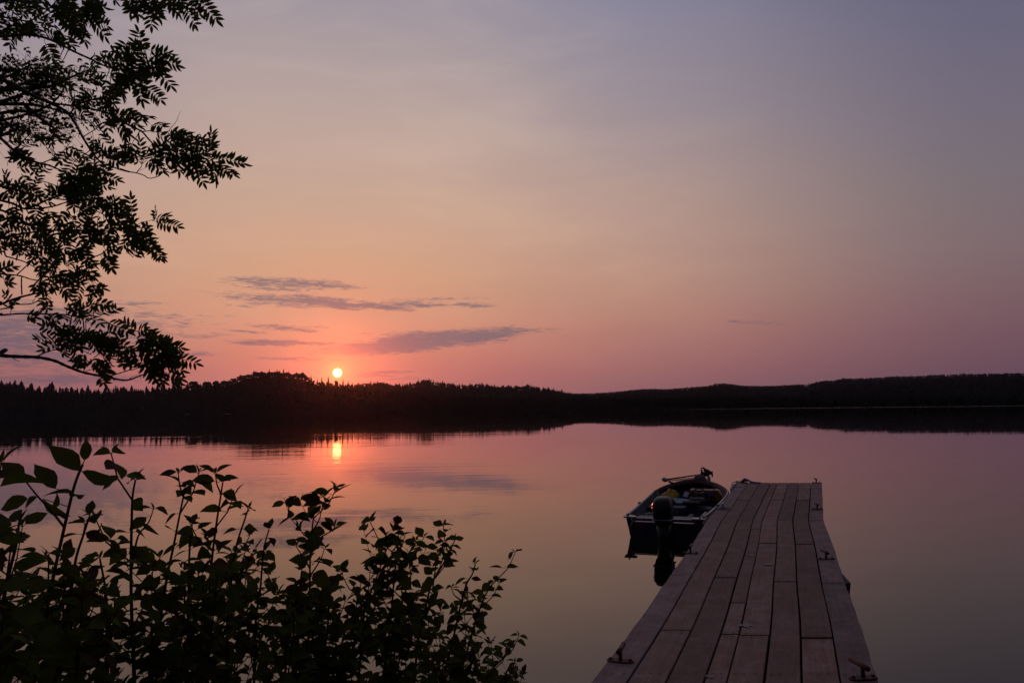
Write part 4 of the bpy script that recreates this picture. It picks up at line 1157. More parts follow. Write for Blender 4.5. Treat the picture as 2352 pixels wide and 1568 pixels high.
# leaves traced over the photograph: (region, base, tip, how flat the blade faces the viewer)
LV = [
 (1, (300, 460), (720, 560), .3), (1, (690, 640), (870, 1010), 1), (1, (700, 250), (950, 470), .25), (1, (1350, 100), (1720, 690), .8), (1, (1180, 280), (1380, 770), .7),
 (1, (950, 230), (1130, 560), .6), (1, (1020, 380), (1300, 640), .8), (1, (1400, -60), (1590, 330), .8), (1, (1250, -80), (1550, 190), .8), (1, (560, 400), (330, 480), .7), (1, (430, 330), (480, 540), .8),
 (1, (200, 300), (60, 90), .6), (1, (250, 330), (250, 720), .5), (1, (300, 330), (100, 560), .7), (1, (150, 300), (-40, 600), .8), (1, (650, 230), (530, 60), .7), (1, (450, 50), (300, 330), .8), (1, (350, 0), (150, 160), .8),
 (1, (780, 230), (700, 460), .5), (1, (850, 470), (1000, 680), .6), (1, (760, 980), (980, 1150), .8), (1, (900, 950), (850, 1200), .7), (1, (950, 1000), (1200, 1150), .9), (1, (1250, 1180), (1500, 1260), .8), (1, (1450, 1250), (1640, 1280), .8),
 (1, (1050, -60), (1200, 330), .8), (1, (850, 0), (1020, 240), .8), (1, (660, -60), (720, 110), .6), (1, (900, 60), (880, 340), .7), (1, (1080, 60), (1130, 400), .9), (1, (1200, 300), (1250, 620), .9),
 (2, (405, -200), (425, 295), .9), (2, (560, -160), (510, 250), .8), (2, (690, -120), (722, 465), 1), (2, (850, -30), (1130, 240), .7), (2, (1150, 20), (1370, 435), .9), (2, (1060, -140), (1470, 280), .8), (2, (1290, -110), (1705, 385), 1), (2, (620, -60), (890, 220), .8), (2, (720, 60), (860, 350), .8), (2, (1330, -120), (1500, 20), .6), (2, (80, -160), (285, 98), .7), (2, (500, -80), (880, 170), .9), (2, (980, -120), (1230, 150), .8),
 (2, (620, 740), (500, 335), .9), (2, (610, 740), (400, 510), .8), (2, (630, 690), (1095, 770), .5), (2, (700, 750), (1190, 960), .75), (2, (560, 710), (20, 725), .9), (2, (330, 920), (-40, 790), .8), (2, (760, 960), (1078, 1285), .9), (2, (545, 1110), (922, 1465), 1), (2, (560, 950), (640, 1160), .8), (2, (620, 850), (980, 1000), .9), (2, (650, 830), (580, 1150), .8), (2, (450, 950), (230, 1190), .9), (2, (520, 1130), (610, 1520), .9), (2, (200, 1250), (60, 1460), .9), (2, (450, 920), (350, 780), .6), (2, (600, 800), (330, 850), .7), (2, (420, 1000), (620, 1350), .8), (2, (620, 700), (420, 590), .7), (2, (680, 800), (960, 880), .9), (2, (760, 900), (960, 960), .9),
 (4, (360, 950), (315, 470), .55), (4, (1530, 790), (1500, 325), .5), (4, (1600, 845), (2185, 1005), .75), (4, (1460, 880), (1975, 1215), .7), (4, (1530, 960), (1600, 1380), .5), (4, (1130, 890), (1440, 1385), 1), (4, (940, 820), (990, 1220), .8), (4, (490, 950), (810, 1180), .7), (4, (800, 820), (480, 930), .5), (4, (380, 930), (480, 740), .5), (4, (1040, 800), (1470, 800), .8), (4, (1040, 790), (1090, 540), .7), (4, (1250, 730), (1190, 490), .7), (4, (1270, 710), (1420, 480), .7), (4, (1430, 770), (1540, 600), .7), (4, (880, 620), (1070, 490), .9), (4, (600, 430), (820, 625), .6), (4, (520, 330), (810, 370), .6), (4, (300, 150), (575, 240), .4), (4, (160, 290), (375, 390), .6), (4, (0, 380), (235, 545), .6), (4, (20, 430), (140, 615), .6), (4, (340, 940), (-60, 850), .8), (4, (300, 900), (-20, 640), .8), (4, (950, 860), (790, 700), .9), (4, (960, 840), (960, 630), .8), (4, (1100, 900), (780, 920), .8), (4, (1380, 1040), (1080, 1180), .9), (4, (1300, 1000), (1030, 1090), .9), (4, (850, 600), (1100, 620), .8), (4, (1100, 830), (1250, 920), .8), (4, (1470, 860), (1740, 950), .9), (4, (1500, 1000), (1850, 1180), .7), (4, (1400, 900), (1600, 1000), .8), (4, (820, 470), (980, 600), .8), (4, (420, 920), (720, 1010), .8),
 (5, (170, 60), (390, 130), .6), (5, (170, 50), (10, -60), .7), (5, (120, 60), (140, 260), .6), (5, (900, 190), (720, 70), .6), (5, (950, 180), (1150, 60), .8), (5, (1100, 240), (1480, 120), .8), (5, (1480, 250), (1470, -20), .6), (5, (1480, 260), (1740, 340), .6), (5, (150, 590), (-60, 520), .8), (5, (140, 600), (340, 660), .9), (5, (160, 680), (-20, 740), .8), (5, (100, 480), (180, 700), .8), (5, (620, 560), (740, 560), .7), (5, (1150, 570), (1070, 420), .5), (5, (1180, 540), (1480, 430), .8), (5, (1280, 610), (1480, 720), .8), (5, (760, 400), (850, 550), .8), (5, (470, 860), (400, 900), .7), (5, (570, 960), (760, 880), .4), (5, (560, 960), (340, 940), .8), (5, (560, 1000), (290, 1110), .8), (5, (1620, 1070), (1810, 1400), 1), (5, (1340, 1280), (1540, 1510), .6), (5, (1370, 1130), (1530, 1300), .6), (5, (1050, 1210), (1130, 1240), .5), (5, (930, 1040), (1000, 1200), .5), (5, (1150, 1320), (1290, 1340), .6), (5, (1280, 1400), (1440, 1440), .7), (5, (20, 1000), (140, 900), .6), (5, (120, 1000), (290, 950), .6), (5, (60, 1480), (200, 1540), .7), (5, (780, 1380), (900, 1500), .7),
 (6, (985, 450), (960, -80), .9), (6, (1360, 450), (1905, 588), .9), (6, (1390, 420), (1705, 350), .5), (6, (1390, 430), (1400, 215), .15), (6, (1050, 600), (1605, 1165), .95), (6, (1080, 760), (1200, 1090), .8), (6, (1130, 580), (1375, 680), .7), (6, (1000, 500), (750, 320), .6), (6, (470, 1020), (710, 1385), 1), (6, (590, 240), (975, 380), .5), (6, (830, 830), (960, 975), .6), (6, (580, 920), (745, 975), .4), (6, (180, 1240), (425, 1520), .5), (6, (160, 1100), (395, 1270), .5), (6, (700, 620), (680, 800), .7), (6, (900, 560), (1100, 420), .9), (6, (900, 600), (1080, 880), .9), (6, (1000, 700), (1500, 1000), .8), (6, (1180, 560), (1300, 540), .8), (6, (600, 600), (850, 500), .8), (6, (560, 780), (660, 860), .8), (6, (500, 900), (450, 750), .8), (6, (1000, 760), (1090, 900), .8), (6, (1200, 760), (1560, 1195), .8),
 (8, (-60, 300), (465, 205), .8), (8, (150, 420), (665, 668), .9), (8, (720, 610), (375, 400), .8), (8, (700, 600), (890, 535), .7), (8, (930, 730), (1555, 915), .8), (8, (1120, 950), (1795, 1168), .95), (8, (960, 900), (775, 780), .9), (8, (980, 960), (765, 885), .9), (8, (1150, 1140), (1560, 1290), .8), (8, (1150, 1270), (1540, 1440), .8), (8, (1100, 1250), (1140, 1560), .8), (8, (700, 1050), (440, 940), .9), (8, (600, 990), (590, 1225), .9), (8, (480, 1020), (490, 1200), .9), (8, (100, 900), (410, 750), .8), (8, (60, 800), (180, 640), .7), (8, (-40, 800), (60, 600), .7), (8, (850, 1000), (1250, 1060), 1), (8, (900, 1100), (1250, 1180), 1), (8, (900, 1200), (1000, 1400), .9), (8, (850, 800), (980, 590), .8), (8, (950, 740), (1250, 770), .8), (8, (1000, 800), (1400, 800), .8), (8, (1050, 900), (1380, 860), .8), (8, (850, 1150), (620, 1020), .9), (8, (950, 1250), (1060, 1500), .8), (8, (1250, 1380), (1440, 1460), .7),
 (7, (820, 740), (512, 612), .9), (7, (810, 860), (445, 838), .7), (7, (800, 900), (515, 1030), .8), (7, (860, 820), (920, 655), .9), (7, (1060, 840), (1035, 650), .9), (7, (1180, 890), (1280, 670), .6), (7, (1290, 930), (1520, 770), .7), (7, (1340, 1000), (1710, 870), .9), (7, (1260, 1160), (1018, 1150), .8), (7, (1240, 1140), (1065, 1232), .8), (7, (1310, 1200), (1582, 1235), .8), (7, (1360, 1240), (1560, 1305), .8), (7, (1430, 1370), (1510, 1515), .9), (7, (140, 300), (30, 145), .7), (7, (150, 290), (230, 318), .7), (7, (170, 430), (80, 370), .7), (7, (380, 490), (565, 548), .8), (7, (730, 260), (555, 345), .8), (7, (690, 280), (660, 480), .7), (7, (860, 90), (1045, 235), .8), (7, (880, 150), (1015, 285), .6), (7, (1285, 500), (1255, 220), .5), (7, (1200, 490), (905, 395), .8), (7, (1230, 440), (1030, 340), .8), (7, (1360, 90), (1515, 135), .7), (7, (1000, 880), (1250, 980), .9), (7, (900, 860), (1100, 960), .9), (7, (720, 480), (860, 640), .9), (7, (760, 520), (700, 620), .8), (7, (880, 500), (950, 570), .6), (7, (1050, 980), (1120, 1150), .8), (7, (890, 970), (900, 1080), .7), (7, (1100, 500), (1140, 590), .6), (7, (1300, 520), (1500, 670), .8), (7, (170, 0), (85, 30), .7), (7, (500, 60), (560, 160), .7), (7, (640, 40), (600, 140), .7), (7, (1280, 60), (1440, 260), .5),
 (3, (120, 740), (580, 780), .4), (3, (130, 730), (370, 590), .5), (3, (220, 880), (610, 1290), .9), (3, (300, 950), (130, 980), .8), (3, (180, 1440), (30, 1160), .6), (3, (190, 1440), (390, 1360), .7), (3, (920, 940), (740, 890), .5), (3, (980, 960), (1300, 980), .7), (3, (1000, 800), (1500, 1040), .5), (3, (1250, 960), (1460, 1140), .6), (3, (1540, 1000), (1560, 1260), .7), (3, (1620, 1090), (1700, 1270), .7), (3, (1480, 1220), (1950, 1380), .8), (3, (1340, 1380), (1120, 1160), .7), (3, (1200, 1350), (980, 1300), .8), (3, (1300, 1400), (1550, 1350), .9), (3, (1530, 960), (1440, 740), .6), (3, (1620, 880), (1500, 710), .5), (3, (1780, 780), (1600, 580), .6), (3, (1550, 960), (1950, 900), .8), (3, (1700, 1000), (1920, 1100), .8), (3, (1850, 450), (2010, 730), .7), (3, (1870, 460), (1700, 400), .8), (3, (1580, 430), (1770, 580), .8), (3, (1560, 480), (1400, 480), .9), (3, (1300, 200), (1050, 20), .5), (3, (1380, 150), (1300, 10), .6), (3, (1450, 180), (1420, 10), .6), (3, (1550, 200), (1750, 60), .9), (3, (1500, 280), (1480, 400), .9), (3, (600, 600), (660, 720), .8), (3, (760, 630), (990, 760), .6), (3, (760, 640), (830, 830), .6), (3, (650, 600), (560, 710), .8), (3, (460, 480), (380, 580), .8), (3, (800, 620), (840, 600), .8),
 (5, (500, 620), (760, 700), .8), (3, (900, 1500), (720, 1480), .6), (3, (900, 1540), (880, 1470), .6),
]
tree_root = empty('rowan_tree', (-3.55, 3.9, bank_z(-3.55, 3.9)))
tag(tree_root, 'leafy rowan tree reaching into the picture from the left edge, dark against the sky', 'tree')
TO = Vector(tree_root.location)
mbt = MB()
trunk_pts = [TO + Vector(p) for p in ((0, 0, -.2), (.03, 0, .6), (-.05, .04, 1.5), (.04, -.02, 2.4), (0, .05, 3.3), (.12, .02, 4.2), (.05, .1, 5.0))]
mbt.tube(spline(trunk_pts), list(np.linspace(.10, .012, 31)), M['bark'], 10)
mbt.build('trunk', tree_root, TO)
OFF = []
samples = []                                                   # (x, y, depth) along every limb
for (k, pts, da, db, ta, tb) in BR:
    px = [RG(k, p) for p in pts]
    n = len(px)
    wpts = [P(x, y, lerp(da, db, i / (n - 1)) + (rnd.uniform(-.03, .03) if 0 < i < n - 1 else 0)) for i, (x, y) in enumerate(px)]
    if px[0][0] < 2 or px[0][1] < -30:                         # join the limb to the trunk beyond the frame
        zt = min(4.7, max(1.0, wpts[0].z - rnd.uniform(.25, 1.1)))
        i_ = min(range(len(trunk_pts)), key=lambda q: abs(trunk_pts[q].z - zt))
        wpts = [Vector((trunk_pts[i_].x, trunk_pts[i_].y, zt)), wpts[0].lerp(Vector((trunk_pts[i_].x, trunk_pts[i_].y, zt)), .45) + Vector((0, rnd.uniform(-.25, .25), rnd.uniform(-.05, .16)))] + wpts
        OFF.append((wpts[0], wpts[1], wpts[2]))
        ext = 2
    else:
        ext = 0
    sm = spline(wpts, 5)
    ra, rb = ta * KS * 1.75 * .5 * da / F * .72, tb * KS * 1.75 * .5 * db / F * .72
    m_ = len(sm)
    rads = [lerp(ra * (1.5 if ext else 1), rb, (i / (m_ - 1)) ** .9) * (1 + .12 * math.sin(i * 2.3 + k)) for i in range(m_)]
    mb = MB(); mb.tube(sm, rads, M['bark'], 7)
    mb.build('branch', tree_root, TO)
    for j in range(n - 1):
        steps = max(2, int(math.hypot(px[j + 1][0] - px[j][0], px[j + 1][1] - px[j][1]) / 5))
        for q in range(steps):
            t = (j + q / steps)
            b0 = sm[min(m_ - 1, int((t + ext) * 5))]
            rel = b0 - CAM
            dep = rel.dot(fwd)
            samples.append((W / 2 + F * rel.dot(right) / dep, H / 2 - F * rel.dot(up) / dep, dep, b0))
SA = np.array([(s[0], s[1], s[2]) for s in samples])
def nearest(x, y):
    d2 = (SA[:, 0] - x) ** 2 + (SA[:, 1] - y) ** 2
    i = int(np.argmin(d2))
    return samples[i], math.sqrt(d2[i])
def leaflet(mb, base, d, nrm, L, w, mt):
    s_ = d.cross(nrm).normalized()
    n2 = s_.cross(d).normalized()
    fold = rl.uniform(.05, .35)
    tip = base + d * L - n2 * L * rl.uniform(0, .18)
    mid = [base + d * (L * .33), base + d * (L * .68) - n2 * L * .03]
    vs = [base, mid[0], mid[1], tip]
    for sg in (1, -1):
        for f, k in ((.16, .36), (.42, .5), (.72, .38)):
            vs.append(base + d * (L * f) + s_ * (sg * w * k) + n2 * (w * k * fold))
    mb.add(vs, [(0, 4, 5, 1), (1, 5, 6, 2), (2, 6, 3), (0, 1, 8, 7), (1, 2, 9, 8), (2, 3, 9)], mt, False)
rl = random.Random(23)
def rowan_leaf(mb, base, tip, flat, mt):
    ax = tip - base; L = ax.length; ax = ax.normalized()
    view = (CAM - base).normalized()
    n0 = (view - ax * view.dot(ax)).normalized()
    lim = math.acos(max(.05, min(1, flat)))
    ang = rl.choice((-1, 1)) * lim * rl.uniform(.75, 1.05)
    nrm = Matrix.Rotation(ang, 3, ax) @ n0
    side = ax.cross(nrm).normalized()
    ll = rl.uniform(.039, .048)
    np_ = max(3, min(7, int(round((L - .02) / .0225))))
    r_end = max(L * .6, L - ll * .9)
    sag = rl.uniform(-.02, .05) * L
    def rp_(t):
        return base + ax * (r_end * t) + nrm * (sag * math.sin(math.pi * t))
    mb.tube([rp_(t) for t in (0, .33, .66, 1)], [.0013, .0011, .0009, .0006], mt, 4, False)
    t0 = rl.uniform(.16, .28)
    for i in range(np_):
        t = lerp(t0, .95, i / max(1, np_ - 1))
        sz = ll * (.82 + .25 * math.sin(math.pi * (.2 + .75 * i / np_)))
        for sg in (-1, 1):
            if rl.random() < .03:
                continue
            a = R(rl.uniform(60, 78) - 16 * i / np_)
            d = (ax * math.cos(a) + side * (sg * math.sin(a)) - nrm * rl.uniform(-.05, .3)).normalized()
            leaflet(mb, rp_(t), d, (nrm + side * rl.uniform(-.3, .3) + ax * rl.uniform(-.2, .2)).normalized(), sz, sz * rl.uniform(.29, .37), mt)
    leaflet(mb, rp_(1), (ax + side * rl.uniform(-.1, .1)).normalized(), nrm, ll, ll * .33, mt)
crown = MB()
def hang_leaf(x0, y0, x1, y1, flat, maxd=120):
    (sx, sy, dep, b0), dd = nearest(x0, y0)
    dep2 = dep + rl.uniform(-.08, .08)
    base = P(x0, y0, dep2)
    tip = P(x1, y1, dep2 + rl.uniform(-.05, .05))
    if (tip - base).length > .235:
        base = tip + (base - tip).normalized() * .235
    if dd > 1.5:
        k = min(1.0, dd / 60)
        mid = b0.lerp(base, .5) - Vector((0, 0, .012 * k))
        crown.tube([b0, mid, base], [.0022 if dd > 25 else .0015, .0018 if dd > 25 else .0013, .0013], M['bark'], 4, False)
    rowan_leaf(crown, base, tip, flat, M['leaf'])
for (k, b_, t_, fl) in LV:
    hang_leaf(*RG(k, b_), *RG(k, t_), fl)
# denser foliage inside the traced outline: (x, y, rx, ry, leaves)
DEN = [(30, 30, 40, 45, 9), (75, 25, 40, 40, 10), (130, 60, 40, 45, 12), (180, 40, 45, 40, 14), (215, 30, 25, 40, 8), (35, 65, 35, 25, 6), (330, 15, 30, 15, 5), (395, 12, 30, 12, 4),
       (285, 135, 30, 25, 8), (320, 160, 30, 25, 8), (265, 190, 30, 30, 8), (225, 150, 22, 16, 3), (150, 175, 20, 25, 3), (260, 245, 40, 32, 12), (215, 245, 30, 20, 5), (190, 235, 20, 12, 3), (300, 265, 20, 16, 3), (305, 185, 30, 25, 7),
       (40, 345, 30, 15, 3), (60, 395, 40, 22, 6), (130, 375, 25, 25, 3), (180, 405, 35, 30, 8), (215, 395, 30, 30, 7), (225, 345, 30, 16, 4), (280, 350, 40, 16, 6), (360, 355, 25, 20, 4), (420, 330, 40, 25, 8), (470, 360, 30, 22, 6), (415, 372, 35, 16, 5),
       (30, 440, 30, 25, 6), (80, 455, 40, 25, 8), (150, 440, 40, 30, 11), (200, 460, 40, 30, 12), (225, 430, 25, 20, 5), (60, 500, 40, 30, 9), (120, 530, 40, 35, 13), (190, 520, 45, 30, 14), (255, 500, 30, 25, 8), (300, 530, 25, 25, 7), (325, 560, 18, 16, 4), (265, 470, 25, 16, 5),
       (25, 560, 35, 25, 8), (80, 570, 40, 28, 10), (140, 580, 40, 28, 11), (200, 590, 30, 20, 6), (240, 580, 20, 12, 2), (30, 620, 30, 14, 4), (90, 620, 35, 18, 6), (160, 635, 40, 25, 9), (190, 660, 30, 18, 5), (130, 650, 30, 20, 4), (60, 690, 20, 8, 1),
       (180, 715, 25, 12, 4), (215, 705, 25, 14, 4), (160, 770, 35, 16, 7), (200, 775, 40, 18, 8), (240, 790, 35, 18, 7), (280, 800, 30, 20, 7), (230, 835, 25, 16, 4), (340, 790, 30, 22, 8), (370, 815, 30, 20, 8), (345, 835, 25, 14, 4), (390, 800, 25, 14, 4), (365, 860, 18, 8, 2), (345, 765, 18, 12, 3)]
for (x, y, rx, ry, n) in DEN:
    for _ in range(int(n * .60 + rl.random())):
        a = rl.uniform(0, 6.28); q = math.sqrt(rl.random())
        x0, y0 = x + rx * q * math.cos(a), y + ry * q * math.sin(a)
        dr = R(rl.gauss(45, 55)); Lp = rl.uniform(38, 70)
        hang_leaf(x0 - .4 * Lp * math.cos(dr), y0 - .4 * Lp * math.sin(dr), x0 + .6 * Lp * math.cos(dr), y0 + .6 * Lp * math.sin(dr), rl.uniform(.3, 1))
# the rest of the crown, outside the picture to the left and above
def loose_leaves(pts, n):
    for _ in range(n):
        t = rl.random() * (len(pts) - 1); i = min(len(pts) - 2, int(t))
        b0 = pts[i].lerp(pts[i + 1], t - i)
        d = Vector((rl.gauss(.2, 1), rl.gauss(0, 1), rl.gauss(-.1, .6))).normalized()
        base = b0 + d * rl.uniform(.03, .18)
        tip = base + (d + Vector((0, 0, -.3))).normalized() * rl.uniform(.11, .2)
        q = ray(0, 0); rel = tip - CAM
        if rel.dot(fwd) > .2 and -1230 < F * rel.dot(right) / rel.dot(fwd) < 1300 and F * rel.dot(up) / rel.dot(fwd) < 840:
            continue
        crown.tube([b0, base], [.002, .0013], M['bark'], 4, False)
        rowan_leaf(crown, base, tip, rl.uniform(.3, 1), M['leaf'])
for a_, b_, c_ in OFF:
    loose_leaves([a_.lerp(b_, .5), b_, c_], 13)
mb = MB()
for i in range(16):
    z0 = lerp(1.6, 4.95, i / 15); an = R(100 + 160 * rl.random()) if i < 12 else R(rl.uniform(0, 360))
    q0 = Vector((TO.x + .03, TO.y + .02, TO.z + z0)); ln = rl.uniform(1.1, 2.0) * (1 - .3 * i / 15)
    pts = [q0, q0 + Vector((math.cos(an), math.sin(an), .35)) * ln * .4, q0 + Vector((math.cos(an + .2), math.sin(an + .2), .35)) * ln * .75, q0 + Vector((math.cos(an + .1), math.sin(an + .1), .28 if i < 12 else .9)) * ln]
    sm = spline(pts, 5); mb = MB(); mb.tube(sm, list(np.linspace(.02, .004, len(sm))), M['bark'], 6); mb.build('branch', tree_root, TO)
    loose_leaves(sm[3:], 34)
crown.build('foliage', tree_root, TO)

# small-leaved tree further back
back = empty('cherry_tree', (-6.3, 8.0, 0.1))
tag(back, 'small-leaved fruiting tree seen through the rowan boughs at the upper left edge', 'tree')
BO = Vector(back.location)
mb = MB(); mb.tube(spline([BO + Vector(p) for p in ((0, 0, -.6), (.05, 0, 1), (-.1, .1, 2.4), (.1, 0, 3.8), (0, .1, 5.6))]), list(np.linspace(.11, .012, 21)), M['bark'], 8); mb.build('trunk', back, BO)
mb = MB(); fol = MB(); fr = MB()
BB = [[(-120, 230), (0, 205), (60, 190), (120, 170)], [(-100, 200), (0, 180), (40, 165), (62, 152)], [(-80, 260), (30, 225), (95, 200), (160, 195)], [(-60, 215), (60, 203), (75, 200), (90, 180), (92, 165)], [(-60, 275), (40, 255), (100, 268), (150, 290)],
      [(-60, 240), (60, 240), (120, 250), (185, 275)], [(60, 245), (110, 285), (140, 305)], [(100, 200), (110, 175), (107, 155)], [(-60, 290), (20, 285), (60, 300)], [(60, 190), (110, 200), (170, 175), (205, 160)], [(-60, 160), (10, 160), (35, 158)], [(-40, 330), (30, 300), (45, 290)]]
for pts in BB:
    w_ = spline([P(x, y, 7.2 + rl.uniform(-.2, .2)) for x, y in pts], 6)
    if pts[0][0] < 0:
        w_ = [BO + Vector((0, 0, w_[0].z - .9 - BO.z))] + w_
    mb.tube(w_, list(np.linspace(.022, .004, len(w_))), M['bark'], 5)
    for j in range(1, len(w_)):
        for _ in range(6):
            b_ = w_[j] + Vector((rl.gauss(0, .07), rl.gauss(0, .12), rl.gauss(0, .06)))
            mb.tube([w_[j], b_], [.002, .0012], M['bark'], 3, False)
            for _ in range(2):
                d = Vector((rl.gauss(.2, 1), rl.gauss(0, 1), rl.gauss(-.3, .6))).normalized()
                leaflet(fol, b_, d, d.orthogonal().normalized(), rl.uniform(.03, .055), rl.uniform(.016, .026), M['leaf'])
    for _ in range(2):
        b_ = w_[rl.randrange(len(w_) // 2, len(w_))] + Vector((0, 0, .05))
        for _ in range(7):
            t_ = b_ + Vector((rl.gauss(0, .03), rl.gauss(0, .03), rl.uniform(0, .06)))
            mb.tube([b_, t_], .0009, M['bark'], 3, False); fol.ball(t_, .006, M['bark'], 6, 4)
mb.build('branches', back, BO); fol.build('foliage', back, BO)

# ------------------------------------------------------------------ dogwood shrubs on the bank
def Z5(p):
    return (p[0] * .68922) * KS, (1650 + p[1] * .68922) * KS
def Z6(p):
    return (1000 + p[0] * .52995) * KS, (1900 + p[1] * .52995) * KS
rb = random.Random(41)
def shrub_depth(x):
    return 1.95 + max(-.1, min(1.05, x / 1190)) * 1.95
def ovate(mb, base, d, nrm, L, w, mt):
    s_ = d.cross(nrm).normalized(); n2 = s_.cross(d).normalized()
    fold, droop, twist = rb.uniform(.1, .5), rb.uniform(.0, .35), rb.uniform(-.25, .25)
    vs, rows = [], ((0, .04), (.12, .30), (.3, .48), (.5, .5), (.7, .36), (.87, .15), (1, 0))
    wav = rb.uniform(0, 6.28)
    for t, k in rows:
        c = base + d * (L * t) - n2 * (L * droop * t * t)
        s2 = (s_ + n2 * twist * t).normalized()
        for sg in (1, 0, -1):
            kk = k * (1 + .10 * math.sin(t * 9 + wav + sg))
            vs.append(c + s2 * (sg * w * kk) + n2 * (abs(sg) * w * k * fold))
    fs = []
    for j in range(6):
        fs += [(j * 3, j * 3 + 3, j * 3 + 4, j * 3 + 1), (j * 3 + 1, j * 3 + 4, j * 3 + 5, j * 3 + 2)]
    mb.add(vs, fs, mt, True)
def leaf_mt():
    return M['bushleaf_red'] if rb.random() < .16 else M['bushleaf']
def put_leaf(fol, node, az_, tilt, L, petiole=.012, wk=.64):
    d = Vector((math.cos(az_) * math.cos(tilt), math.sin(az_) * math.cos(tilt), math.sin(tilt)))
    b_ = node + d * petiole + Vector((0, 0, .2 * petiole))
    fol.tube([node, b_], [.0012, .0009], M['redstem'], 3, False)
    side = d.cross(Vector((0, 0, 1))).normalized()
    nrm = (side.cross(d) + side * rb.choice((-1, 1)) * rb.uniform(.0, 1.25)).normalized()
    d2 = (d - Vector((0, 0, rb.uniform(-.55, .8)))).normalized()
    ovate(fol, b_, d2, nrm, L, L * wk * rb.uniform(.85, 1.15), leaf_mt())
def tuft(fol, tip, d, L):
    a0 = rb.uniform(0, 6.28)
    for i in range(2):
        put_leaf(fol, tip, a0 + math.pi * i, rb.uniform(.2, .9), L * .8, .008)
    for i in range(2):
        put_leaf(fol, tip, a0 + 1.57 + math.pi * i, rb.uniform(.7, 1.2), L * .5, .004, .35)
def grow(stem_mb, fol, pts, r0, L, spacing, shoots=1.0, bare=0.0):
    sm = spline(pts, 6)
    n = len(sm)
    stem_mb.tube(sm, list(np.linspace(r0, r0 * .38, n)), M['redstem'], 6)
    tot = 0.0; nxt = rb.uniform(.02, spacing); a0 = rb.uniform(0, 6.28)
    length = sum((sm[i + 1] - sm[i]).length for i in range(n - 1))
    for i in range(n - 1, 0, -1):                              # from the tip down
        seg = (sm[i] - sm[i - 1]).length
        while nxt < tot + seg:
            node = sm[i].lerp(sm[i - 1], (nxt - tot) / seg)
            fr_ = nxt / length
            dirn = (sm[i] - sm[i - 1]).normalized()
            a0 += 1.57 + rb.uniform(-.3, .3)
            for q in (0, math.pi):
                if rb.random() < .12 + bare * fr_:
                    continue
                if rb.random() < (.42 + .42 * min(1, fr_ * 2.5)) * shoots:
                    aa = a0 + q + rb.uniform(-.4, .4); ln = rb.uniform(.07, .20) * (1 + .4 * fr_)
                    e_ = node + Vector((math.cos(aa) * .62, math.sin(aa) * .62, .78)) * ln
                    m_ = node.lerp(e_, .5) + Vector((math.cos(aa), math.sin(aa), 0)) * ln * .12
                    stem_mb.tube([node, m_, e_], [r0 * .42, r0 * .35, r0 * .25], M['redstem'], 5)
                    a1 = rb.uniform(0, 6.28)
                    for f in (.5, .78) if ln > .11 else (.6,):
                        nd = node.lerp(e_, f); a1 += 1.57
                        for q2 in (0, math.pi):
                            put_leaf(fol, nd, a1 + q2, rb.uniform(-.25, .45), L * rb.uniform(.6, .95))
                    tuft(fol, e_, dirn, L * .85)
                else:
                    put_leaf(fol, node, a0 + q, rb.uniform(-.35, .35), L * rb.uniform(.75, 1.15) * (.75 if fr_ < .12 else 1), rb.uniform(.008, .02))
            nxt += spacing * rb.uniform(.8, 1.25) * (.6 if fr_ < .25 else 1)
        tot += seg
    tuft(fol, sm[-1], None, L * .75)
def rooted(px, d, lean=0.0):
    w_ = [P(x, y, d + rb.uniform(-.03, .03)) for x, y in px]
    b0 = w_[0]
    foot = Vector((b0.x + rb.uniform(-.08, .08) + lean, b0.y + rb.uniform(-.1, .1), 0)); foot.z = bank_z(foot.x, foot.y) - .03
    return [foot, foot.lerp(b0, .55) + Vector((rb.uniform(-.02, .02), 0, .0))] + w_
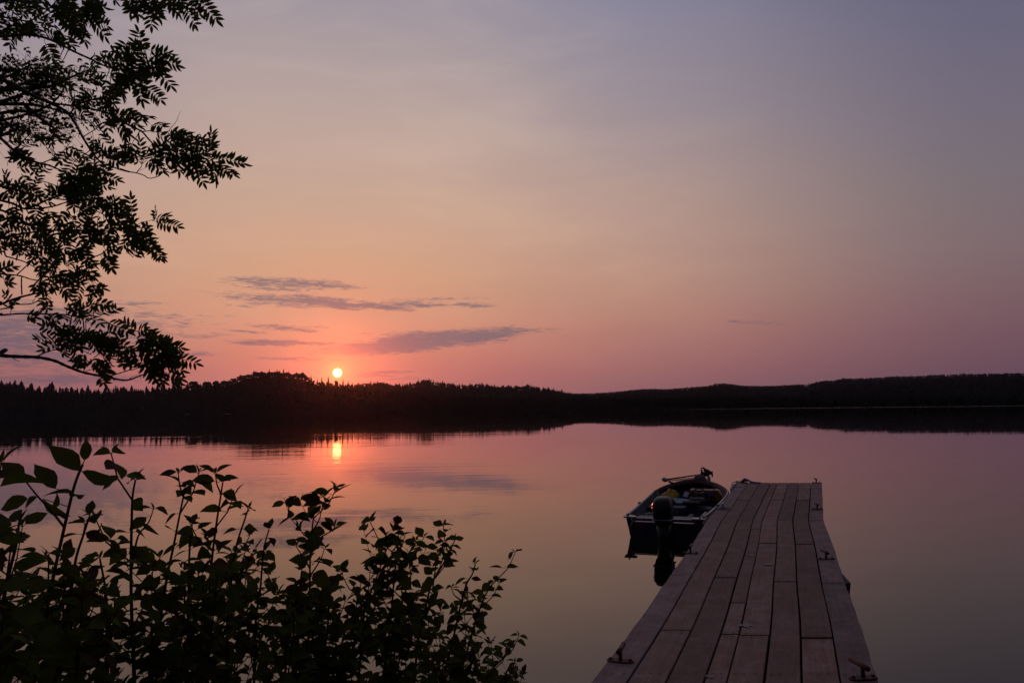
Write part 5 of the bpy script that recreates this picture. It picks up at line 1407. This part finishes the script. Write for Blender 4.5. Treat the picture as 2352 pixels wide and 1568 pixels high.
MAIN = [  # (shrub, points from bottom to top, leaf length)
 (1, [Z5(p) for p in ((190, 1640), (250, 1250), (310, 950), (370, 680), (430, 430), (480, 300))], .100, 'tall'),
 (1, [Z5(p) for p in ((370, 660), (290, 560), (215, 480), (140, 385))], .095, 'side'),
 (0, [Z5(p) for p in ((-40, 1300), (20, 1080), (60, 900), (95, 760), (110, 640))], .10, ''),
 (0, [Z5(p) for p in ((-120, 900), (-60, 600), (-10, 380), (5, 300))], .10, ''),
 (1, [Z5(p) for p in ((310, 1640), (360, 1300), (410, 1050), (440, 850), (480, 720), (520, 600))], .085, ''),
 (2, [Z5(p) for p in ((780, 1640), (765, 1200), (760, 900), (765, 600), (770, 480), (785, 395))], .088, ''),
 (2, [Z5(p) for p in ((765, 900), (800, 720), (860, 640), (890, 560))], .08, ''),
 (2, [Z5(p) for p in ((620, 1640), (625, 1300), (615, 1050), (580, 850))], .08, ''),
 (3, [Z5(p) for p in ((880, 1500), (930, 1200), (970, 950), (1010, 760), (1045, 580), (1075, 440))], .085, ''),
 (3, [Z5(p) for p in ((1080, 1500), (1095, 1050), (1100, 800), (1115, 650))], .075, ''),
 (4, [Z5(p) for p in ((1200, 1500), (1215, 1060), (1230, 850), (1255, 650), (1275, 520), (1292, 410))], .085, ''),
 (4, [Z5(p) for p in ((1320, 1400), (1340, 1000), (1370, 780), (1420, 620), (1440, 560))], .08, ''),
 (4, [Z5(p) for p in ((1480, 1300), (1510, 1030), (1530, 800), (1560, 680))], .075, ''),
 (5, [Z6(p) for p in ((400, 1700), (435, 1300), (450, 900), (455, 620), (475, 350), (505, 200))], .074, ''),
 (5, [Z6(p) for p in ((455, 520), (540, 465), (610, 420), (640, 390))], .072, ''),
 (5, [Z6(p) for p in ((465, 490), (400, 440), (370, 390))], .062, ''),
 (5, [Z6(p) for p in ((470, 420), (520, 340), (545, 235))], .07, ''),
 (5, [Z6(p) for p in ((452, 760), (530, 640), (560, 560))], .07, ''),
 (5, [Z6(p) for p in ((452, 700), (390, 600), (350, 540))], .07, ''),
 (7, [Z6(p) for p in ((1070, 900), (1010, 800), (1020, 640), (1015, 520))], .075, ''),
 (5, [Z6(p) for p in ((560, 1500), (590, 1100), (600, 900), (620, 780), (700, 740))], .07, ''),
 (5, [Z6(p) for p in ((270, 1300), (330, 1000), (370, 850), (390, 720))], .068, ''),
 (6, [Z6(p) for p in ((640, 1750), (730, 1450), (800, 1220), (860, 1040), (920, 860), (970, 730), (1030, 560))], .07, 'bare'),
 (6, [Z6(p) for p in ((690, 1350), (750, 1120), (805, 985))], .06, 'bare'),
 (6, [Z6(p) for p in ((860, 1050), (815, 960), (805, 900))], .06, ''),
 (7, [Z6(p) for p in ((1000, 1650), (1040, 1300), (1070, 1000), (1090, 760), (1110, 620), (1160, 500))], .07, ''),
 (7, [Z6(p) for p in ((1080, 1500), (1120, 1150), (1150, 950), (1200, 800), (1230, 700))], .065, ''),
 (8, [Z6(p) for p in ((1240, 1600), (1270, 1250), (1330, 980), (1370, 820), (1440, 700), (1500, 590), (1545, 490))], .066, ''),
 (8, [Z6(p) for p in ((1380, 850), (1400, 700), (1420, 600))], .055, ''),
 (9, [Z6(p) for p in ((1440, 1700), (1530, 1250), (1590, 980), (1630, 830), (1680, 740), (1700, 670))], .064, ''),
 (9, [Z6(p) for p in ((1600, 950), (1540, 900), (1520, 850))], .055, ''),
 (9, [Z6(p) for p in ((1550, 1700), (1650, 1280), (1740, 990), (1800, 860), (1850, 800))], .06, 'bare'),
 (10, [Z6(p) for p in ((1700, 1750), (1820, 1480), (1900, 1390), (1960, 1300))], .06, ''),
 (10, [Z6(p) for p in ((1850, 1700), (1900, 1560), (1960, 1440), (2000, 1410))], .055, ''),
]
ENVX = [-40, 0, 60, 120, 180, 225, 260, 300, 360, 420, 480, 540, 600, 628, 655, 680, 720, 780, 815, 850, 880, 920, 960, 1000, 1050, 1090, 1120, 1150, 1175, 1195]
ENVY = [1190, 1190, 1190, 1230, 1250, 1300, 1230, 1190, 1185, 1180, 1190, 1180, 1210, 1300, 1400, 1350, 1310, 1340, 1420, 1440, 1330, 1290, 1310, 1320, 1300, 1340, 1400, 1440, 1500, 1545]
SHX = [40, 160, 300, 425, 545, 745, 865, 930, 1010, 1090, 1160]
LAB = ['large-leaved dogwood shrub cut off by the left edge of the photo', 'tallest dogwood shrub, with one round leaf held up on its tip', 'dogwood shrub with drooping clustered top leaves, just right of the tallest one', 'slim upright dogwood with a bare pointed stem tip, below the dark knoll', 'full bushy dogwood with a star-shaped leaf tuft on top',
       'tall narrow dogwood shrub standing alone below the reflected sun', 'dogwood stem leaning right, mostly bare below two top leaves', 'dogwood with one thin pair of horn-like tip leaves, right of the bare leaning stem', 'dogwood topped by a dense cluster of small leaves, second peak from the dock', 'low dogwood with two forked twigs reaching out towards the dock', 'lowest small dogwood sprig at the bottom, nearest the dock']
shr = []
for i, x in enumerate(SHX):
    d = shrub_depth(x); q = P(x, 1650, d); q.z = bank_z(q.x, q.y)
    r_ = empty('dogwood_shrub', q)
    tag(r_, LAB[i], 'shrub', 'dogwood shrubs on the near bank')
    shr.append((r_, MB(), MB(), q))
for (k, px, L, kind) in MAIN:
    r_, sm_, fo_, q = shr[k]
    d = shrub_depth(px[0][0] if kind == 'side' else px[-1][0]) + rb.uniform(-.05, .05)
    if px[0][1] > 1400:
        w_ = rooted(px, d)
        r0 = .0072
    else:
        w_ = [P(x, y, d) for x, y in px]; r0 = .004
    if kind == 'tall':
        sm = spline(w_, 6)
        sm_.tube(sm, list(np.linspace(.007, .0035, len(sm))), M['redstem'], 7)
        for (b_, t_, tw) in (((490, 275), (508, 148), .1), ((462, 335), (280, 183), .35), ((480, 345), (690, 384), .75), ((425, 470), (250, 445), .9), ((440, 480), (478, 490), .8), ((400, 470), (440, 480), .4), ((320, 440), (200, 290), .4), ((385, 620), (330, 560), .6), ((250, 500), (390, 620), .9)):
            b2, t2 = P(*Z5(b_), d), P(*Z5(t_), d + rb.uniform(-.03, .03))
            _i = min(range(len(sm)), key=lambda q_: (sm[q_] - b2).length)
            sm_.tube([sm[_i], b2], [.0016, .0012], M['redstem'], 4)
            v_ = (CAM - b2).normalized(); ax = (t2 - b2)
            nr = Matrix.Rotation(tw * 1.3, 3, ax.normalized()) @ (v_ - ax.normalized() * v_.dot(ax.normalized())).normalized()
            ovate(fo_, b2, ax.normalized(), nr, ax.length, ax.length * .5, M['bushleaf'])
        low = w_[:5]
        grow(sm_, fo_, low, .007, L * .85, .07)
    elif kind == 'side':
        sm_.tube(spline(w_, 5), list(np.linspace(.0035, .002, 16)), M['redstem'], 6)
        for (b_, t_, tw) in (((140, 380), (2, 285), .3), ((215, 490), (120, 540), .7), ((160, 500), (-5, 560), .5), ((300, 565), (345, 470), .8)):
            b2, t2 = P(*Z5(b_), d), P(*Z5(t_), d)
            v_ = (CAM - b2).normalized(); ax = (t2 - b2)
            nr = Matrix.Rotation(tw * 1.3, 3, ax.normalized()) @ (v_ - ax.normalized() * v_.dot(ax.normalized())).normalized()
            ovate(fo_, b2, ax.normalized(), nr, ax.length, ax.length * .55, M['bushleaf'])
    else:
        grow(sm_, fo_, w_, r0, L * (.95 if k <= 4 else 1.2), .086 if k <= 4 else .07,   .24 + .03 * k if kind != 'bare' else .4, .05 if kind != 'bare' else .9)
for i in range(42):
    x = -40 + 1235 * rb.random() ** .72
    e = interp(ENVX, ENVY, x)
    top = e + (rb.uniform(25, 150) if i % 5 < 2 else rb.uniform(110, 300))
    top = min(top, 1570)
    d = shrub_depth(x) + rb.uniform(-.25, .45)
    xb = x - rb.uniform(-10, 60) * (1650 - top) / 400
    px = [(xb, 1680), (lerp(xb, x, .35) + rb.uniform(-8, 8), lerp(1680, top, .4)), (lerp(xb, x, .75) + rb.uniform(-8, 8), lerp(1680, top, .75)), (x, top)]
    k = min(range(len(SHX)), key=lambda q_: abs(SHX[q_] - x))
    if k == 6:
        k = 5 if x < 860 else 7
    r_, sm_, fo_, q = shr[k]
    grow(sm_, fo_, rooted(px, d), rb.uniform(.004, .006), rb.uniform(.068, .092) * (1.1 - .15 * x / 1190), .075, .75)
for r_, sm_, fo_, q in shr:
    sm_.build('branches', r_, q); fo_.build('foliage', r_, q)

# ------------------------------------------------------------------ thin evening haze over the lake
hm = bpy.data.materials.new('haze'); hm.use_nodes = True
ht = hm.node_tree
ht.nodes.remove(ht.nodes['Principled BSDF'])
pv = ht.nodes.new('ShaderNodeVolumePrincipled')
pv.inputs['Color'].default_value = (0.66, 0.72, 1.0, 1)
pv.inputs['Density'].default_value = 3.5e-5
pv.inputs['Anisotropy'].default_value = 0.93
ht.links.new(pv.outputs[0], ht.nodes['Material Output'].inputs['Volume'])
mb = MB(); mb.box((0, 5500, 150), (18500, 13500, 520), hm)
hz = tag(mb.build('haze'), 'thin evening haze hanging over the lake and hills', 'haze', kind='stuff')

# ------------------------------------------------------------------ render settings
scene.view_settings.view_transform = 'Standard'
scene.view_settings.look = 'None'
scene.view_settings.exposure = 0.0
scene.view_settings.gamma = 1.0
scene.render.engine = 'CYCLES'
scene.cycles.use_denoising = True
scene.cycles.max_bounces = 8
scene.cycles.transparent_max_bounces = 8
